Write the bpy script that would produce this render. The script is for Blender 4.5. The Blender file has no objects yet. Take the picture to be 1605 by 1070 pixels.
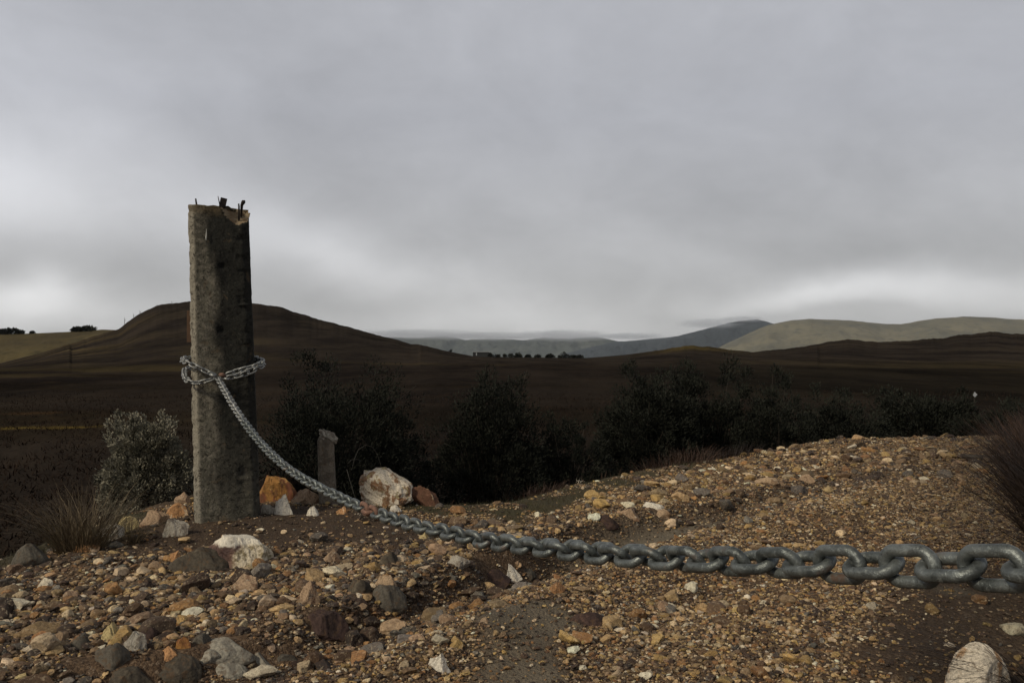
import bpy, math, random
import numpy as np
from mathutils import Vector, Matrix
R = math.radians
sc = bpy.context.scene
col = sc.collection

# ------------------------------------------------------------------ camera
FPX, CX, HY, CZ = 1260.0, 802.5, 545.0, 0.70        # focal length, centre column, horizon row (photo pixels), eye height
cam_d = bpy.data.cameras.new('camera'); cam = bpy.data.objects.new('camera', cam_d); col.objects.link(cam)
cam_d.sensor_width = 36; cam_d.lens = 36 * FPX / 1605
cam_d.clip_start = 0.02; cam_d.clip_end = 60000
cam.location = (0, 0, CZ)
cam.rotation_euler = (R(90) + math.atan((HY - 535) / FPX), 0, 0)
sc.camera = cam
sc.view_settings.view_transform = 'Standard'; sc.view_settings.look = 'None'
sc.view_settings.exposure = 0.0; sc.view_settings.gamma = 1.0
sc.cycles.max_bounces = 6; sc.cycles.diffuse_bounces = 3; sc.cycles.glossy_bounces = 2
sc.cycles.transparent_max_bounces = 6; sc.cycles.volume_bounces = 3
sc.cycles.use_denoising = True

# ------------------------------------------------------------------ sun
SUN_AZ, SUN_EL = R(-128), R(38)      # azimuth measured clockwise from +Y; behind the viewer, to the left
sd = bpy.data.lights.new('sun', 'SUN'); sd.energy = 2.5; sd.angle = R(7); sd.color = (1.0, 0.89, 0.71)
sun = bpy.data.objects.new('sun', sd); col.objects.link(sun)
sv = Vector((math.sin(SUN_AZ) * math.cos(SUN_EL), math.cos(SUN_AZ) * math.cos(SUN_EL), math.sin(SUN_EL)))
sun.rotation_euler = sv.to_track_quat('Z', 'Y').to_euler()

# ------------------------------------------------------------------ node helpers
class NT:
    def __init__(s, tree): s.t = tree; s.n = tree.nodes; s.l = tree.links
    def node(s, typ, **kw):
        n = s.n.new(typ)
        for k, v in kw.items(): setattr(n, k, v)
        return n
    def inp(s, sock, v):
        if v is None: return
        if isinstance(v, bpy.types.NodeSocket): s.l.new(v, sock)
        else: sock.default_value = v
    def math(s, op, a, b=None, c=None, clamp=False):
        n = s.node('ShaderNodeMath', operation=op, use_clamp=clamp)
        for i, v in enumerate((a, b, c)):
            if v is not None: s.inp(n.inputs[i], v)
        return n.outputs[0]
    def mix(s, f, a, b, mode='MIX'):
        n = s.node('ShaderNodeMix', data_type='RGBA', blend_type=mode)
        s.inp(n.inputs[0], f); s.inp(n.inputs[6], c4(a)); s.inp(n.inputs[7], c4(b))
        return n.outputs[2]
    def noise(s, vec, scale, detail=4, rough=.55, dist=0.0):
        n = s.node('ShaderNodeTexNoise')
        s.inp(n.inputs['Vector'], vec); n.inputs['Scale'].default_value = scale
        n.inputs['Detail'].default_value = detail; n.inputs['Roughness'].default_value = rough
        n.inputs['Distortion'].default_value = dist
        return n.outputs['Fac']
    def vor(s, vec, scale, feature='F1', out='Distance'):
        n = s.node('ShaderNodeTexVoronoi', feature=feature)
        s.inp(n.inputs['Vector'], vec); n.inputs['Scale'].default_value = scale
        return n.outputs[out]
    def ramp(s, f, stops):
        n = s.node('ShaderNodeValToRGB'); s.inp(n.inputs[0], f)
        e = n.color_ramp.elements
        while len(e) < len(stops): e.new(.5)
        for q, (p, c) in zip(e, stops):
            q.position = p; q.color = c4(c) if not isinstance(c, (int, float)) else (c, c, c, 1)
        return n.outputs[0]
    def mapping(s, vec, scale=(1, 1, 1), loc=(0, 0, 0)):
        n = s.node('ShaderNodeMapping'); s.inp(n.inputs[0], vec)
        n.inputs[1].default_value = loc; n.inputs[3].default_value = scale
        return n.outputs[0]
    def bump(s, h, strength, dist, normal=None):
        n = s.node('ShaderNodeBump'); s.inp(n.inputs['Height'], h)
        n.inputs['Strength'].default_value = strength; n.inputs['Distance'].default_value = dist
        if normal is not None: s.inp(n.inputs['Normal'], normal)
        return n.outputs[0]
def c4(c):
    if isinstance(c, (tuple, list)) and len(c) == 3: return (*c, 1.0)
    return c
def new_mat(name):
    m = bpy.data.materials.new(name); m.use_nodes = True
    t = NT(m.node_tree); b = m.node_tree.nodes['Principled BSDF']
    return m, t, b
def coord(t, which='Object'):
    return t.node('ShaderNodeTexCoord').outputs[which]

# ------------------------------------------------------------------ world: overcast sky
w = bpy.data.worlds.new('World'); sc.world = w; w.use_nodes = True
t = NT(w.node_tree); bg = w.node_tree.nodes['Background']
sky = t.node('ShaderNodeTexSky', sky_type='NISHITA'); sky.sun_disc = False
sky.sun_elevation = SUN_EL; sky.sun_rotation = SUN_AZ
dirv = coord(t, 'Generated')
sep = t.node('ShaderNodeSeparateXYZ'); t.inp(sep.inputs[0], dirv)
az = t.math('MULTIPLY', t.math('ARCTAN2', sep.outputs[0], sep.outputs[1]), 180 / math.pi)
el = t.math('MULTIPLY', t.math('ARCSINE', sep.outputs[2]), 180 / math.pi)
wn = t.node('ShaderNodeTexNoise'); t.inp(wn.inputs['Vector'], t.mapping(dirv, (1, 1, 1.5))); wn.inputs['Scale'].default_value = 4.5
wn.inputs['Detail'].default_value = 4; wn.inputs['Roughness'].default_value = .5
wsep = t.node('ShaderNodeSeparateColor'); t.inp(wsep.inputs[0], wn.outputs['Color'])
azw = t.math('ADD', az, t.math('MULTIPLY', t.math('SUBTRACT', wsep.outputs[0], .5), 11))
elw = t.math('ADD', el, t.math('MULTIPLY', t.math('SUBTRACT', wsep.outputs[1], .5), 4.5))
def cloud_blob(px, py, sx, sy, rot, amp):          # a patch of thinner / thicker cloud at a compass bearing and elevation
    a0 = math.degrees(math.atan((px - CX) / FPX)); e0 = math.degrees(math.atan((HY - py) / math.hypot(FPX, px - CX)))
    sx, sy = sx / 22.0, sy / 22.0; c, s_ = math.cos(R(rot)), math.sin(R(rot))
    dx = t.math('SUBTRACT', azw, a0); dy = t.math('SUBTRACT', elw, e0)
    u = t.math('DIVIDE', t.math('ADD', t.math('MULTIPLY', dx, c), t.math('MULTIPLY', dy, s_)), sx)
    v = t.math('DIVIDE', t.math('SUBTRACT', t.math('MULTIPLY', dy, c), t.math('MULTIPLY', dx, s_)), sy)
    g = t.math('EXPONENT', t.math('MULTIPLY', t.math('ADD', t.math('MULTIPLY', u, u), t.math('MULTIPLY', v, v)), -1))
    return t.math('MULTIPLY', g, amp)
tot = None
for args in ((-20, 300, 170, 100, -12, .27), (95, 462, 60, 34, 20, .22), (0, 492, 130, 26, 0, .26), (340, 330, 260, 60, -25, .08),
             (90, 415, 190, 45, 0, -.09), (620, 440, 340, 40, -12, .09), (480, 380, 230, 50, -22, .07), (560, 490, 240, 22, 0, -.06), (1270, 462, 190, 24, 4, .20),
             (1500, 450, 190, 30, 6, .17), (1080, 395, 300, 40, -18, .06), (850, 300, 420, 130, -10, .0), (1180, 300, 300, 150, 0, -.035),
             (1300, 488, 210, 11, 0, -.07), (1420, 400, 230, 36, 0, -.04), (740, 510, 260, 24, 0, .15), (300, 492, 160, 22, 0, .08), (1560, 280, 120, 60, 0, .03), (60, 60, 300, 120, 0, .04), (480, 180, 200, 110, -30, -.03)):
    b = cloud_blob(*args); tot = b if tot is None else t.math('ADD', tot, b)
n1 = t.noise(t.mapping(dirv, (1, 1, 1.7)), 5.0, 6, .58, .5)
n2 = t.noise(t.mapping(dirv, (1, 1, 1.9), (3, 1, 5)), 15.0, 5, .6, .3)
val = t.math('ADD', t.math('ADD', .465, tot), t.math('ADD', t.math('MULTIPLY', t.math('SUBTRACT', n1, .5), .17), t.math('MULTIPLY', t.math('SUBTRACT', n2, .5), .07)))
over = t.node('ShaderNodeMapRange', interpolation_type='SMOOTHSTEP'); t.inp(over.inputs[0], el)      # unseen sky overhead, darkened to lower the fill light on the ground
over.inputs[1].default_value = 24; over.inputs[2].default_value = 50; over.inputs[3].default_value = 1; over.inputs[4].default_value = .38
val = t.math('MULTIPLY', val, over.outputs[0])
warm = t.math('MULTIPLY', t.math('SUBTRACT', val, .36), 2.0, clamp=True)
tintn = t.node('ShaderNodeMapRange'); t.inp(tintn.inputs[0], el); tintn.inputs[1].default_value = 1; tintn.inputs[2].default_value = 16
tint = t.mix(tintn.outputs[0], (1.0, .995, .985), (.965, .985, 1.06))
cloudc = t.node('ShaderNodeVectorMath', operation='SCALE'); t.inp(cloudc.inputs[0], tint); t.inp(cloudc.inputs['Scale'], val)
skys = t.node('ShaderNodeVectorMath', operation='SCALE'); t.inp(skys.inputs[0], sky.outputs[0]); skys.inputs['Scale'].default_value = .08
t.inp(bg.inputs[0], t.mix(.97, skys.outputs[0], cloudc.outputs[0])); bg.inputs[1].default_value = 1.0

# ------------------------------------------------------------------ object helpers
def tag(o, label=None, cat=None, group=None, kind=None):
    if label: o['label'] = label
    if cat: o['category'] = cat
    if group: o['group'] = group
    if kind: o['kind'] = kind
    return o
def mesh_obj(name, V, F, mat, parent=None, smooth=False, colors=None):
    """V (n,3) array, F (m,k) int array or list of faces"""
    me = bpy.data.meshes.new(name)
    V = np.asarray(V, dtype=np.float32)
    if isinstance(F, np.ndarray):
        k = F.shape[1]
        me.vertices.add(len(V)); me.vertices.foreach_set('co', V.ravel())
        me.loops.add(F.size); me.loops.foreach_set('vertex_index', F.ravel().astype(np.int32))
        me.polygons.add(len(F)); me.polygons.foreach_set('loop_start', np.arange(0, F.size, k, dtype=np.int32))
        try: me.polygons.foreach_set('loop_total', np.full(len(F), k, dtype=np.int32))
        except Exception: pass
        me.update(calc_edges=True)
    else:
        me.from_pydata([tuple(map(float, v)) for v in V], [], F)
    me.polygons.foreach_set('use_smooth', np.full(len(me.polygons), smooth, dtype=bool))
    if colors is not None:
        for nm, arr in colors.items():
            a = me.attributes.new(nm, 'FLOAT_COLOR', 'POINT')
            arr = np.asarray(arr, dtype=np.float32)
            if arr.shape[1] == 3: arr = np.concatenate([arr, np.ones((len(arr), 1), np.float32)], 1)
            a.data.foreach_set('color', arr.ravel())
    me.validate(); me.update()
    if mat: me.materials.append(mat)
    o = bpy.data.objects.new(name, me); col.objects.link(o)
    if parent: o.parent = parent
    return o
def empty(name, loc=(0, 0, 0), rz=0):
    o = bpy.data.objects.new(name, None); col.objects.link(o); o.location = loc; o.rotation_euler.z = rz
    o.empty_display_size = .1
    return o
class MB:
    """collects vertex/face blocks into one mesh"""
    def __init__(s): s.V = []; s.F = []; s.n = 0; s.C = []
    def add(s, V, F, c=None):
        V = np.asarray(V, float); s.V.append(V); s.F += [tuple(int(i) + s.n for i in f) for f in F]; s.n += len(V)
        if c is not None: s.C.append(np.tile(np.asarray(c, float), (len(V), 1)))
    def tube(s, pts, rad, sides=6, closed=False, cap=True, c=None):
        pts = np.asarray(pts, float); n = len(pts)
        rad = np.full(n, rad) if np.isscalar(rad) else np.asarray(rad)
        if closed: tan = np.roll(pts, -1, 0) - np.roll(pts, 1, 0)
        else: tan = np.gradient(pts, axis=0)
        tan /= np.linalg.norm(tan, axis=1)[:, None] + 1e-12
        ref = np.array([0, 0, 1.]) if abs(tan[0][2]) < .9 else np.array([1., 0, 0])
        u = np.cross(tan[0], ref); u /= np.linalg.norm(u); V = []
        for i in range(n):
            u = u - tan[i] * np.dot(u, tan[i]); u /= np.linalg.norm(u) + 1e-12; v = np.cross(tan[i], u)
            for k in range(sides):
                a = 2 * math.pi * k / sides; V.append(pts[i] + rad[i] * (math.cos(a) * u + math.sin(a) * v))
        F = []
        for i in range(n if closed else n - 1):
            j = (i + 1) % n
            for k in range(sides):
                k2 = (k + 1) % sides; F.append((i * sides + k, i * sides + k2, j * sides + k2, j * sides + k))
        if not closed and cap:
            F.append(tuple(range(sides - 1, -1, -1))); F.append(tuple((n - 1) * sides + k for k in range(sides)))
        s.add(V, F, c)
    def box(s, lo, hi, M=None):
        x0, y0, z0 = lo; x1, y1, z1 = hi
        V = np.array([(x0, y0, z0), (x1, y0, z0), (x1, y1, z0), (x0, y1, z0), (x0, y0, z1), (x1, y0, z1), (x1, y1, z1), (x0, y1, z1)], float)
        if M is not None: V = np.array([tuple(M @ Vector(v)) for v in V])
        s.add(V, [(0, 3, 2, 1), (4, 5, 6, 7), (0, 1, 5, 4), (1, 2, 6, 5), (2, 3, 7, 6), (3, 0, 4, 7)])
    def build(s, name, mat, parent=None, smooth=False):
        V = np.concatenate(s.V)
        return mesh_obj(name, V, s.F, mat, parent, smooth, {'Col': np.concatenate(s.C)} if s.C else None)

# ------------------------------------------------------------------ numpy noise
def _hash(i, j, seed):
    h = (i.astype(np.int64) * 374761393 + j.astype(np.int64) * 668265263 + seed * 974634777) & 0xFFFFFFFF
    h = ((h ^ (h >> 13)) * 1274126177) & 0xFFFFFFFF
    h = (h ^ (h >> 16)) & 0xFFFFFFFF
    return h.astype(np.float64) / 4294967295.0
def vn(x, y, seed=0):
    i = np.floor(x); j = np.floor(y); fx = x - i; fy = y - j
    fx = fx * fx * fx * (fx * (fx * 6 - 15) + 10); fy = fy * fy * fy * (fy * (fy * 6 - 15) + 10)
    a = _hash(i, j, seed); b = _hash(i + 1, j, seed); c = _hash(i, j + 1, seed); d = _hash(i + 1, j + 1, seed)
    return (a * (1 - fx) + b * fx) * (1 - fy) + (c * (1 - fx) + d * fx) * fy
def fbm(x, y, seed=0, octv=4, g=.5):
    s = 0; a = 1; tt = 0
    for o in range(octv):
        s = s + a * (vn(x, y, seed + o * 17) - .5) * 2; tt += a; a *= g; x = x * 2.03 + 11.3; y = y * 2.03 + 7.7
    return s / tt
def sst(x, a, b):
    q = np.clip((x - a) / (b - a), 0, 1); return q * q * (3 - 2 * q)

# ------------------------------------------------------------------ ground height
CREST = np.array([(-40, 6), (-12, 2.6), (-6, 2.2), (-3, 2.35), (-1.74, 2.55), (-1.66, 2.82), (-1.60, 3.42), (-1.46, 3.72), (-1.12, 3.76), (-.69, 3.68), (-.29, 3.6),
                  (0, 3.68), (.32, 4.14), (.72, 4.57), (1.16, 4.92), (1.74, 5.51), (2.44, 6.17), (3.24, 6.3), (4.0, 6.35), (8, 6.6), (40, 8)])
GUL = np.array([(-1.5, 1.3), (-1.2, 1.5), (-.75, 1.72), (-.49, 1.92), (-.19, 2.34), (.05, 2.72), (.27, 2.99), (.75, 3.42), (1.39, 3.92), (2.2, 4.6)])
RIDGE = np.array([(-1500, 572), (-400, 575), (0, 566), (60, 553), (130, 534), (185, 520), (215, 501), (245, 487), (300, 481), (400, 482), (440, 487), (520, 508), (600, 528),
                  (680, 546), (740, 558), (800, 560), (920, 561), (980, 556), (1010, 552), (1050, 545), (1088, 541), (1120, 544), (1150, 549), (1180, 551), (1230, 546), (1280, 540), (1330, 534),
                  (1380, 536), (1460, 533), (1500, 529), (1550, 524), (1605, 527), (1700, 530), (2200, 540), (4000, 545)], float)
RR = 300.0
def gully(x, y):
    best = np.full(np.shape(x), 1e9); sgn = np.zeros(np.shape(x)); tt = np.zeros(np.shape(x)); n = len(GUL) - 1
    for k in range(n):
        a, b = GUL[k], GUL[k + 1]; dx, dy = b - a; L2 = dx * dx + dy * dy
        q = np.clip(((x - a[0]) * dx + (y - a[1]) * dy) / L2, 0, 1)
        ex = x - a[0] - q * dx; ey = y - a[1] - q * dy; d = np.hypot(ex, ey)
        m = d < best; best = np.where(m, d, best); sgn = np.where(m, np.sign(dx * ey - dy * ex), sgn); tt = np.where(m, (k + q) / n, tt)
    return best * sgn, tt
def crest_d(x, y):
    yc = np.interp(x, CREST[:, 0], CREST[:, 1]); sl = (np.interp(x + .06, CREST[:, 0], CREST[:, 1]) - np.interp(x - .06, CREST[:, 0], CREST[:, 1])) / .12
    return (y - yc) / np.sqrt(1 + sl * sl) + .04 * fbm(x * 3, y * 3, 5, 3)
def G(x, y):
    x = np.asarray(x, float); y = np.asarray(y, float)
    r = np.hypot(x, y)
    d = crest_d(x, y)
    u = np.where(y > .05, CX + FPX * x / np.maximum(y, .05), np.where(x > 0, 4000, -1500))
    u = np.clip(u, -1500, 4000)
    near = .018 * fbm(x * 1.1, y * 1.1, 1, 3) + .009 * fbm(x * 5, y * 5, 2, 3) + .0045 * fbm(x * 22, y * 22, 3, 3)
    s, tt = gully(x + .04 * fbm(x * 4, y * 4, 41, 2), y)
    dep = np.interp(tt, [0, .2, .5, .62, .7, .85, 1], [.02, .055, .085, .15, .10, .05, 0])
    prof = np.where(s > 0, 1 - sst(s, .05, .17), 1 - sst(-s, .02, .26))
    near = near - dep * prof + .030 * np.exp(-((-s - .30) / .10) ** 2) * np.interp(tt, [0, .3, .6, .8, 1], [.6, 1, .6, .3, 0])
    near = near + .012 * np.exp(-(((x + 1.05) / .55) ** 2 + ((y - 3.3) / .3) ** 2)) * (1 + .4 * fbm(x * 6, y * 6, 9, 2))
    near = near - .022 * (np.exp(-((s + .62) / .13) ** 2) + np.exp(-((s + 1.55) / .16) ** 2)) * (1 + .5 * fbm(x * 3, y * 3, 49, 2))
    moor = -.95 + .14 * fbm(x / 7, y / 7, 21, 3) * sst(r, 6, 14) + .05 * fbm(x / .9, y / .9, 22, 3) + .02 * fbm(x * 5, y * 5, 23, 2) * (r < 25)
    moor = moor + .25 * fbm(x / 25, y / 25, 27, 3) * sst(r, 30, 60)
    hz = CZ + (HY - np.interp(u, RIDGE[:, 0], RIDGE[:, 1])) / FPX * RR
    hz = hz + .55 * fbm(u / 20, r * 0 + 3, 31, 6, .62) * sst(hz, -2.2, 1)
    tr = sst(r, 55, RR); tr = tr ** 1.0
    tr = np.where(hz > 2, .45 * tr + .55 * tr ** 1.6, tr)
    far = moor * (1 - tr) + hz * tr + tr * (1 - tr) * 2.2 * fbm(x / 40, y / 90, 33, 4)
    back = sst(r, RR + 3, RR * 2.2); far = far * (1 - back) - 40 * back
    b2 = sst(r, 1200, 3500); far = far * (1 - b2) - 170 * b2
    k = sst(d, -.06, 1.5); k0 = .5 * np.clip(d / 1.5, 0, 1) + .5 * k
    return near * (1 - k0) + far * k0
def Gs(x, y): return float(G(np.array([x]), np.array([y]))[0])
def at(px, py, Y): return Vector(((px - CX) / FPX * Y, Y, CZ - (py - HY) / FPX * Y))
def hit(px, py, ymin=.8, ymax=14):
    Y = np.linspace(ymin, ymax, 6000); X = (px - CX) / FPX * Y; Z = CZ - (py - HY) / FPX * Y
    k = np.nonzero(Z <= G(X, Y))[0]
    i = k[0] if len(k) else len(Y) - 1
    return X[i], Y[i], float(G(X[i:i + 1], Y[i:i + 1])[0])

# stone density and zones (world coordinates)
def zones(x, y):
    d = crest_d(x, y); s, tt = gully(x, y)
    road = 1 - sst(d, -.05, .02)
    moss = (sst(x, -.75, -.35) * (1 - sst(x, 1.0, 1.5))) * sst(d + .05 * fbm(x * 7, y * 7, 46, 2), -np.interp(x, [-.7, 0, .6, 1.2], [.26, .38, .36, .18]), -np.interp(x, [-.7, 0, .6, 1.2], [.15, .24, .22, .06])) * (.55 + .45 * sst(fbm(x * 9, y * 9, 48, 3), -.3, .1))
    moss = np.maximum(moss, (1 - sst(x, -1.3, -1.1)) * sst(d, -.26, -.1) * (y < 3.4))
    soil = np.exp(-(((x + .93) / .72 + .12 * fbm(x * 5, y * 5, 42, 2)) ** 2 + ((y - 3.14) / .50 + .12 * fbm(x * 5, y * 5, 43, 2)) ** 2) ** 3)
    soil = np.maximum(soil, .93 * sst(x / np.maximum(y, .3) + .05 * fbm(x * 6, y * 6, 47, 2), .37, .50) * (1 - sst(y, 2.4, 3.1)))
    c, sn = math.cos(R(36)), math.sin(R(36)); ux = (x - .66) * c + (y - 3.28) * sn; uy = -(x - .66) * sn + (y - 3.28) * c
    sand = np.exp(-((ux / .62) ** 2 + (uy / .20) ** 2) ** 2)
    sand = np.maximum(sand, .9 * sst(fbm(x * 2.2, y * 2.2, 77, 2), .30, .48) * (y < 2.7) * (s < -.1))
    return road, moss, soil, sand, s, tt

# ------------------------------------------------------------------ materials
def mat_stone_attr():
    m, t, b = new_mat('mixed stone')
    a = t.node('ShaderNodeAttribute', attribute_name='Col').outputs['Color']
    o = t.node('ShaderNodeNewGeometry').outputs['Position']
    n1 = t.noise(o, 60, 5, .7); n2 = t.noise(o, 210, 5, .75); n3 = t.noise(o, 110, 4, .7, .4)
    c = t.mix(t.math('MULTIPLY', t.ramp(n1, [(.44, 0), (.56, 1)]), .6), a, t.mix(.62, a, (.07, .036, .02)))
    c = t.mix(t.math('MULTIPLY', t.ramp(n2, [(.53, 0), (.60, 1)]), .55), c, (.035, .022, .015))
    c = t.mix(t.math('MULTIPLY', t.ramp(n3, [(.56, 0), (.62, 1)]), .5), c, t.mix(.6, a, (.62, .50, .33)))
    t.inp(b.inputs['Base Color'], c)
    b.inputs['Roughness'].default_value = .78; b.inputs['Specular IOR Level'].default_value = .35
    t.inp(b.inputs['Normal'], t.bump(t.math('ADD', n1, t.math('MULTIPLY', n2, .7)), .8, .005))
    return m
def mat_rock(name, A, B, C, scale=14, thrB=.5, thrC=.62, bump=.6):
    m, t, b = new_mat(name)
    o = coord(t, 'Object')
    n1 = t.noise(o, scale, 6, .6, .6); n2 = t.noise(t.mapping(o, (1, 1, 1), (5, 2, 1)), scale * 2.1, 6, .65, .3); n3 = t.noise(o, scale * 12, 4, .7)
    c = t.mix(t.ramp(n1, [(thrB - .02, 0), (thrB + .03, 1)]), A, B)
    c = t.mix(t.ramp(n2, [(thrC - .02, 0), (thrC + .04, 1)]), c, C)
    c = t.mix(t.math('MULTIPLY', t.ramp(n3, [(.46, 0), (.58, 1)]), .55), c, tuple(v * .38 for v in A)); n4 = t.noise(o, scale * 5, 5, .7, .5); c = t.mix(t.math('MULTIPLY', t.ramp(n4, [(.54, 0), (.60, 1)]), .5), c, (.10, .06, .032))
    t.inp(b.inputs['Base Color'], c); b.inputs['Roughness'].default_value = .85; b.inputs['Specular IOR Level'].default_value = .15
    h = t.math('ADD', t.math('MULTIPLY', n1, .6), t.math('ADD', t.math('MULTIPLY', n2, .4), t.math('MULTIPLY', n3, .22)))
    t.inp(b.inputs['Normal'], t.bump(h, bump, .02))
    return m
STONE = mat_stone_attr()
RK = {
 'cream': mat_rock('cream and brown quartz', (.72, .63, .49), (.24, .12, .055), (.36, .29, .14), 17, .54, .58),
 'white': mat_rock('white quartz', (.60, .53, .42), (.40, .24, .12), (.66, .58, .46), 13, .50, .56),
 'wedge': mat_rock('brown rock with pale crust', (.13, .065, .04), (.50, .40, .26), (.24, .14, .09), 12, .56, .6),
 'rust': mat_rock('rust ochre rock', (.30, .15, .045), (.16, .06, .035), (.42, .25, .09), 10, .5, .6),
 'orange': mat_rock('orange stone', (.48, .26, .12), (.60, .45, .30), (.16, .10, .07), 22, .55, .62),
 'dark': mat_rock('dark grey brown rock', (.08, .067, .050), (.05, .042, .033), (.12, .098, .068), 9, .5, .62, .35),
 'brown': mat_rock('dark maroon rock', (.060, .038, .032), (.04, .027, .023), (.10, .06, .045), 9, .5, .64, .3),
 'grey': mat_rock('grey slate stone', (.30, .275, .22), (.20, .18, .145), (.38, .34, .26), 12, .5, .62, .4),
 'dgrey': mat_rock('dark slate stone', (.105, .093, .074), (.06, .053, .043), (.17, .145, .11), 12, .5, .64, .4),
 'tan': mat_rock('tan stone', (.42, .30, .19), (.26, .17, .10), (.55, .45, .33), 20, .52, .6),
 'pink': mat_rock('pinkish tan stone', (.38, .265, .17), (.20, .12, .075), (.52, .42, .31), 16, .52, .62),
 'yellow': mat_rock('yellow cream stone', (.50, .40, .20), (.34, .24, .11), (.20, .17, .12), 20, .55, .62),
 'granite': mat_rock('rough pale granite', (.40, .365, .30), (.24, .205, .165), (.15, .13, .105), 26, .5, .58),
 'block': None,
 'white2': mat_rock('chalky white stone', (.74, .68, .56), (.55, .44, .32), (.36, .27, .19), 20, .56, .62),
}
m, t, b = new_mat('white crusted maroon block'); o = coord(t, 'Object'); sp = t.node('ShaderNodeSeparateXYZ'); t.inp(sp.inputs[0], o)
q1 = t.noise(o, 16, 5, .6, .4); q2 = t.noise(o, 38, 5, .7); q3 = t.noise(o, 150, 3, .7)
side = t.mix(t.ramp(q1, [(.42, 0), (.60, 1)]), (.055, .025, .02), (.16, .09, .06)); pale = t.mix(t.ramp(q2, [(.46, 0), (.58, 1)]), (.60, .52, .38), (.24, .19, .10))
xr = t.math('ADD', sp.outputs[0], t.math('MULTIPLY', t.math('SUBTRACT', q1, .5), .12)); side = t.mix(t.ramp(t.math('MULTIPLY_ADD', xr, 8, .35), [(.45, 0), (.6, 1)]), side, pale)
zr = t.math('ADD', sp.outputs[2], t.math('MULTIPLY', t.math('SUBTRACT', q2, .5), .03)); top_ = t.mix(t.ramp(q1, [(.60, 0), (.66, 1)]), (.72, .66, .54), (.34, .20, .09))
c = t.mix(t.ramp(t.math('MULTIPLY', zr, 5), [(.42, 0), (.46, 1)]), side, top_)
t.inp(b.inputs['Base Color'], t.mix(t.math('MULTIPLY', t.ramp(q3, [(.45, 0), (.65, 1)]), .3), c, (.05, .03, .02))); b.inputs['Roughness'].default_value = .75
t.inp(b.inputs['Normal'], t.bump(t.math('ADD', q2, t.math('MULTIPLY', q3, .3)), .6, .012)); RK['block'] = m
def mat_ground():
    m, t, b = new_mat('ground')
    z = t.node('ShaderNodeAttribute', attribute_name='Zone'); zs = t.node('ShaderNodeSeparateColor'); t.inp(zs.inputs[0], z.outputs['Color'])
    base = t.node('ShaderNodeAttribute', attribute_name='Col').outputs['Color']
    o = coord(t, 'Object'); p2 = t.mapping(o, (1, 1, 0))
    nA = t.noise(o, 3.5, 5, .6); nB = t.noise(o, 30, 5, .7); nC = t.noise(o, 160, 4, .7)
    v1 = t.vor(o, 110, 'F1', 'Color'); v1d = t.vor(o, 110); v2 = t.vor(o, 260, 'F1', 'Color'); v2d = t.vor(o, 260)
    vs = t.node('ShaderNodeSeparateColor'); t.inp(vs.inputs[0], v1); vs2 = t.node('ShaderNodeSeparateColor'); t.inp(vs2.inputs[0], v2)
    grit = t.ramp(vs.outputs[0], [(0, (.045, .028, .018)), (.35, (.10, .062, .036)), (.6, (.18, .115, .065)), (.85, (.30, .20, .12)), (1, (.46, .36, .26))])
    grit2 = t.ramp(vs2.outputs[1], [(0, (.04, .026, .018)), (.5, (.11, .068, .04)), (.85, (.22, .15, .09)), (1, (.42, .33, .24))])
    g = t.mix(t.ramp(nB, [(.4, 0), (.6, 1)]), grit, grit2)
    g = t.mix(t.math('MULTIPLY', t.ramp(nA, [(.35, 0), (.65, 1)]), .6), g, (.075, .048, .03))
    fine = t.mix(t.ramp(nC, [(.3, 0), (.7, 1)]), t.mix(.5, base, (.02, .015, .01)), t.mix(.35, base, (.16, .13, .09), 'ADD'))
    fine = t.mix(.5, fine, base)
    c = t.mix(t.math('MULTIPLY', zs.outputs[0], .92), fine, t.mix(.35, g, base))
    far = t.noise(t.mapping(o, (.11, .028, 0)), 1.0, 7, .65); far2 = t.noise(t.mapping(o, (.6, .35, 0)), 1.0, 6, .7)
    moorv = t.mix(t.ramp(far, [(.40, 0), (.60, 1)]), t.mix(1, base, (.66, .66, .68), 'MULTIPLY'), t.mix(1, base, (1.45, 1.38, 1.25), 'MULTIPLY'))
    moorv = t.mix(t.math('MULTIPLY', t.ramp(far2, [(.5, 0), (.72, 1)]), .6), moorv, t.mix(1, base, (1.8, 1.55, 1.2), 'MULTIPLY'))
    c = t.mix(zs.outputs[2], c, moorv)
    t.inp(b.inputs['Base Color'], c); b.inputs['Roughness'].default_value = .92; t.inp(b.inputs['Specular IOR Level'], t.math('MULTIPLY', t.math('SUBTRACT', 1, zs.outputs[2]), .15))
    hg = t.math('ADD', t.math('MULTIPLY', v1d, -.6), t.math('ADD', t.math('MULTIPLY', v2d, -.3), t.math('MULTIPLY', nC, .5)))
    nb1 = t.bump(t.math('MULTIPLY', hg, t.math('SUBTRACT', 1, zs.outputs[2])), .8, .008)
    nb2 = t.bump(t.math('MULTIPLY', far2, zs.outputs[2]), .5, .5, nb1)
    t.inp(b.inputs['Normal'], nb2)
    return m
GROUND = mat_ground()
def mat_leaf(name, A, B, rough=.6, spec=.25):
    m, t, b = new_mat(name)
    a = t.node('ShaderNodeAttribute', attribute_name='Col'); s = t.node('ShaderNodeSeparateColor'); t.inp(s.inputs[0], a.outputs['Color'])
    t.inp(b.inputs['Base Color'], t.mix(s.outputs[0], A, B)); b.inputs['Roughness'].default_value = rough
    b.inputs['Specular IOR Level'].default_value = spec
    return m
LEAF_DARK = mat_leaf('dark scrub leaf', (.009, .010, .0075), (.027, .029, .021), .75, .12)
LEAF_GREY = mat_leaf('grey green leaf', (.07, .066, .047), (.31, .285, .21))
LEAF_FAR = mat_leaf('distant foliage', (.012, .014, .011), (.026, .028, .02))
BARK = mat_leaf('dark bark', (.03, .024, .018), (.05, .04, .03))
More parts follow.
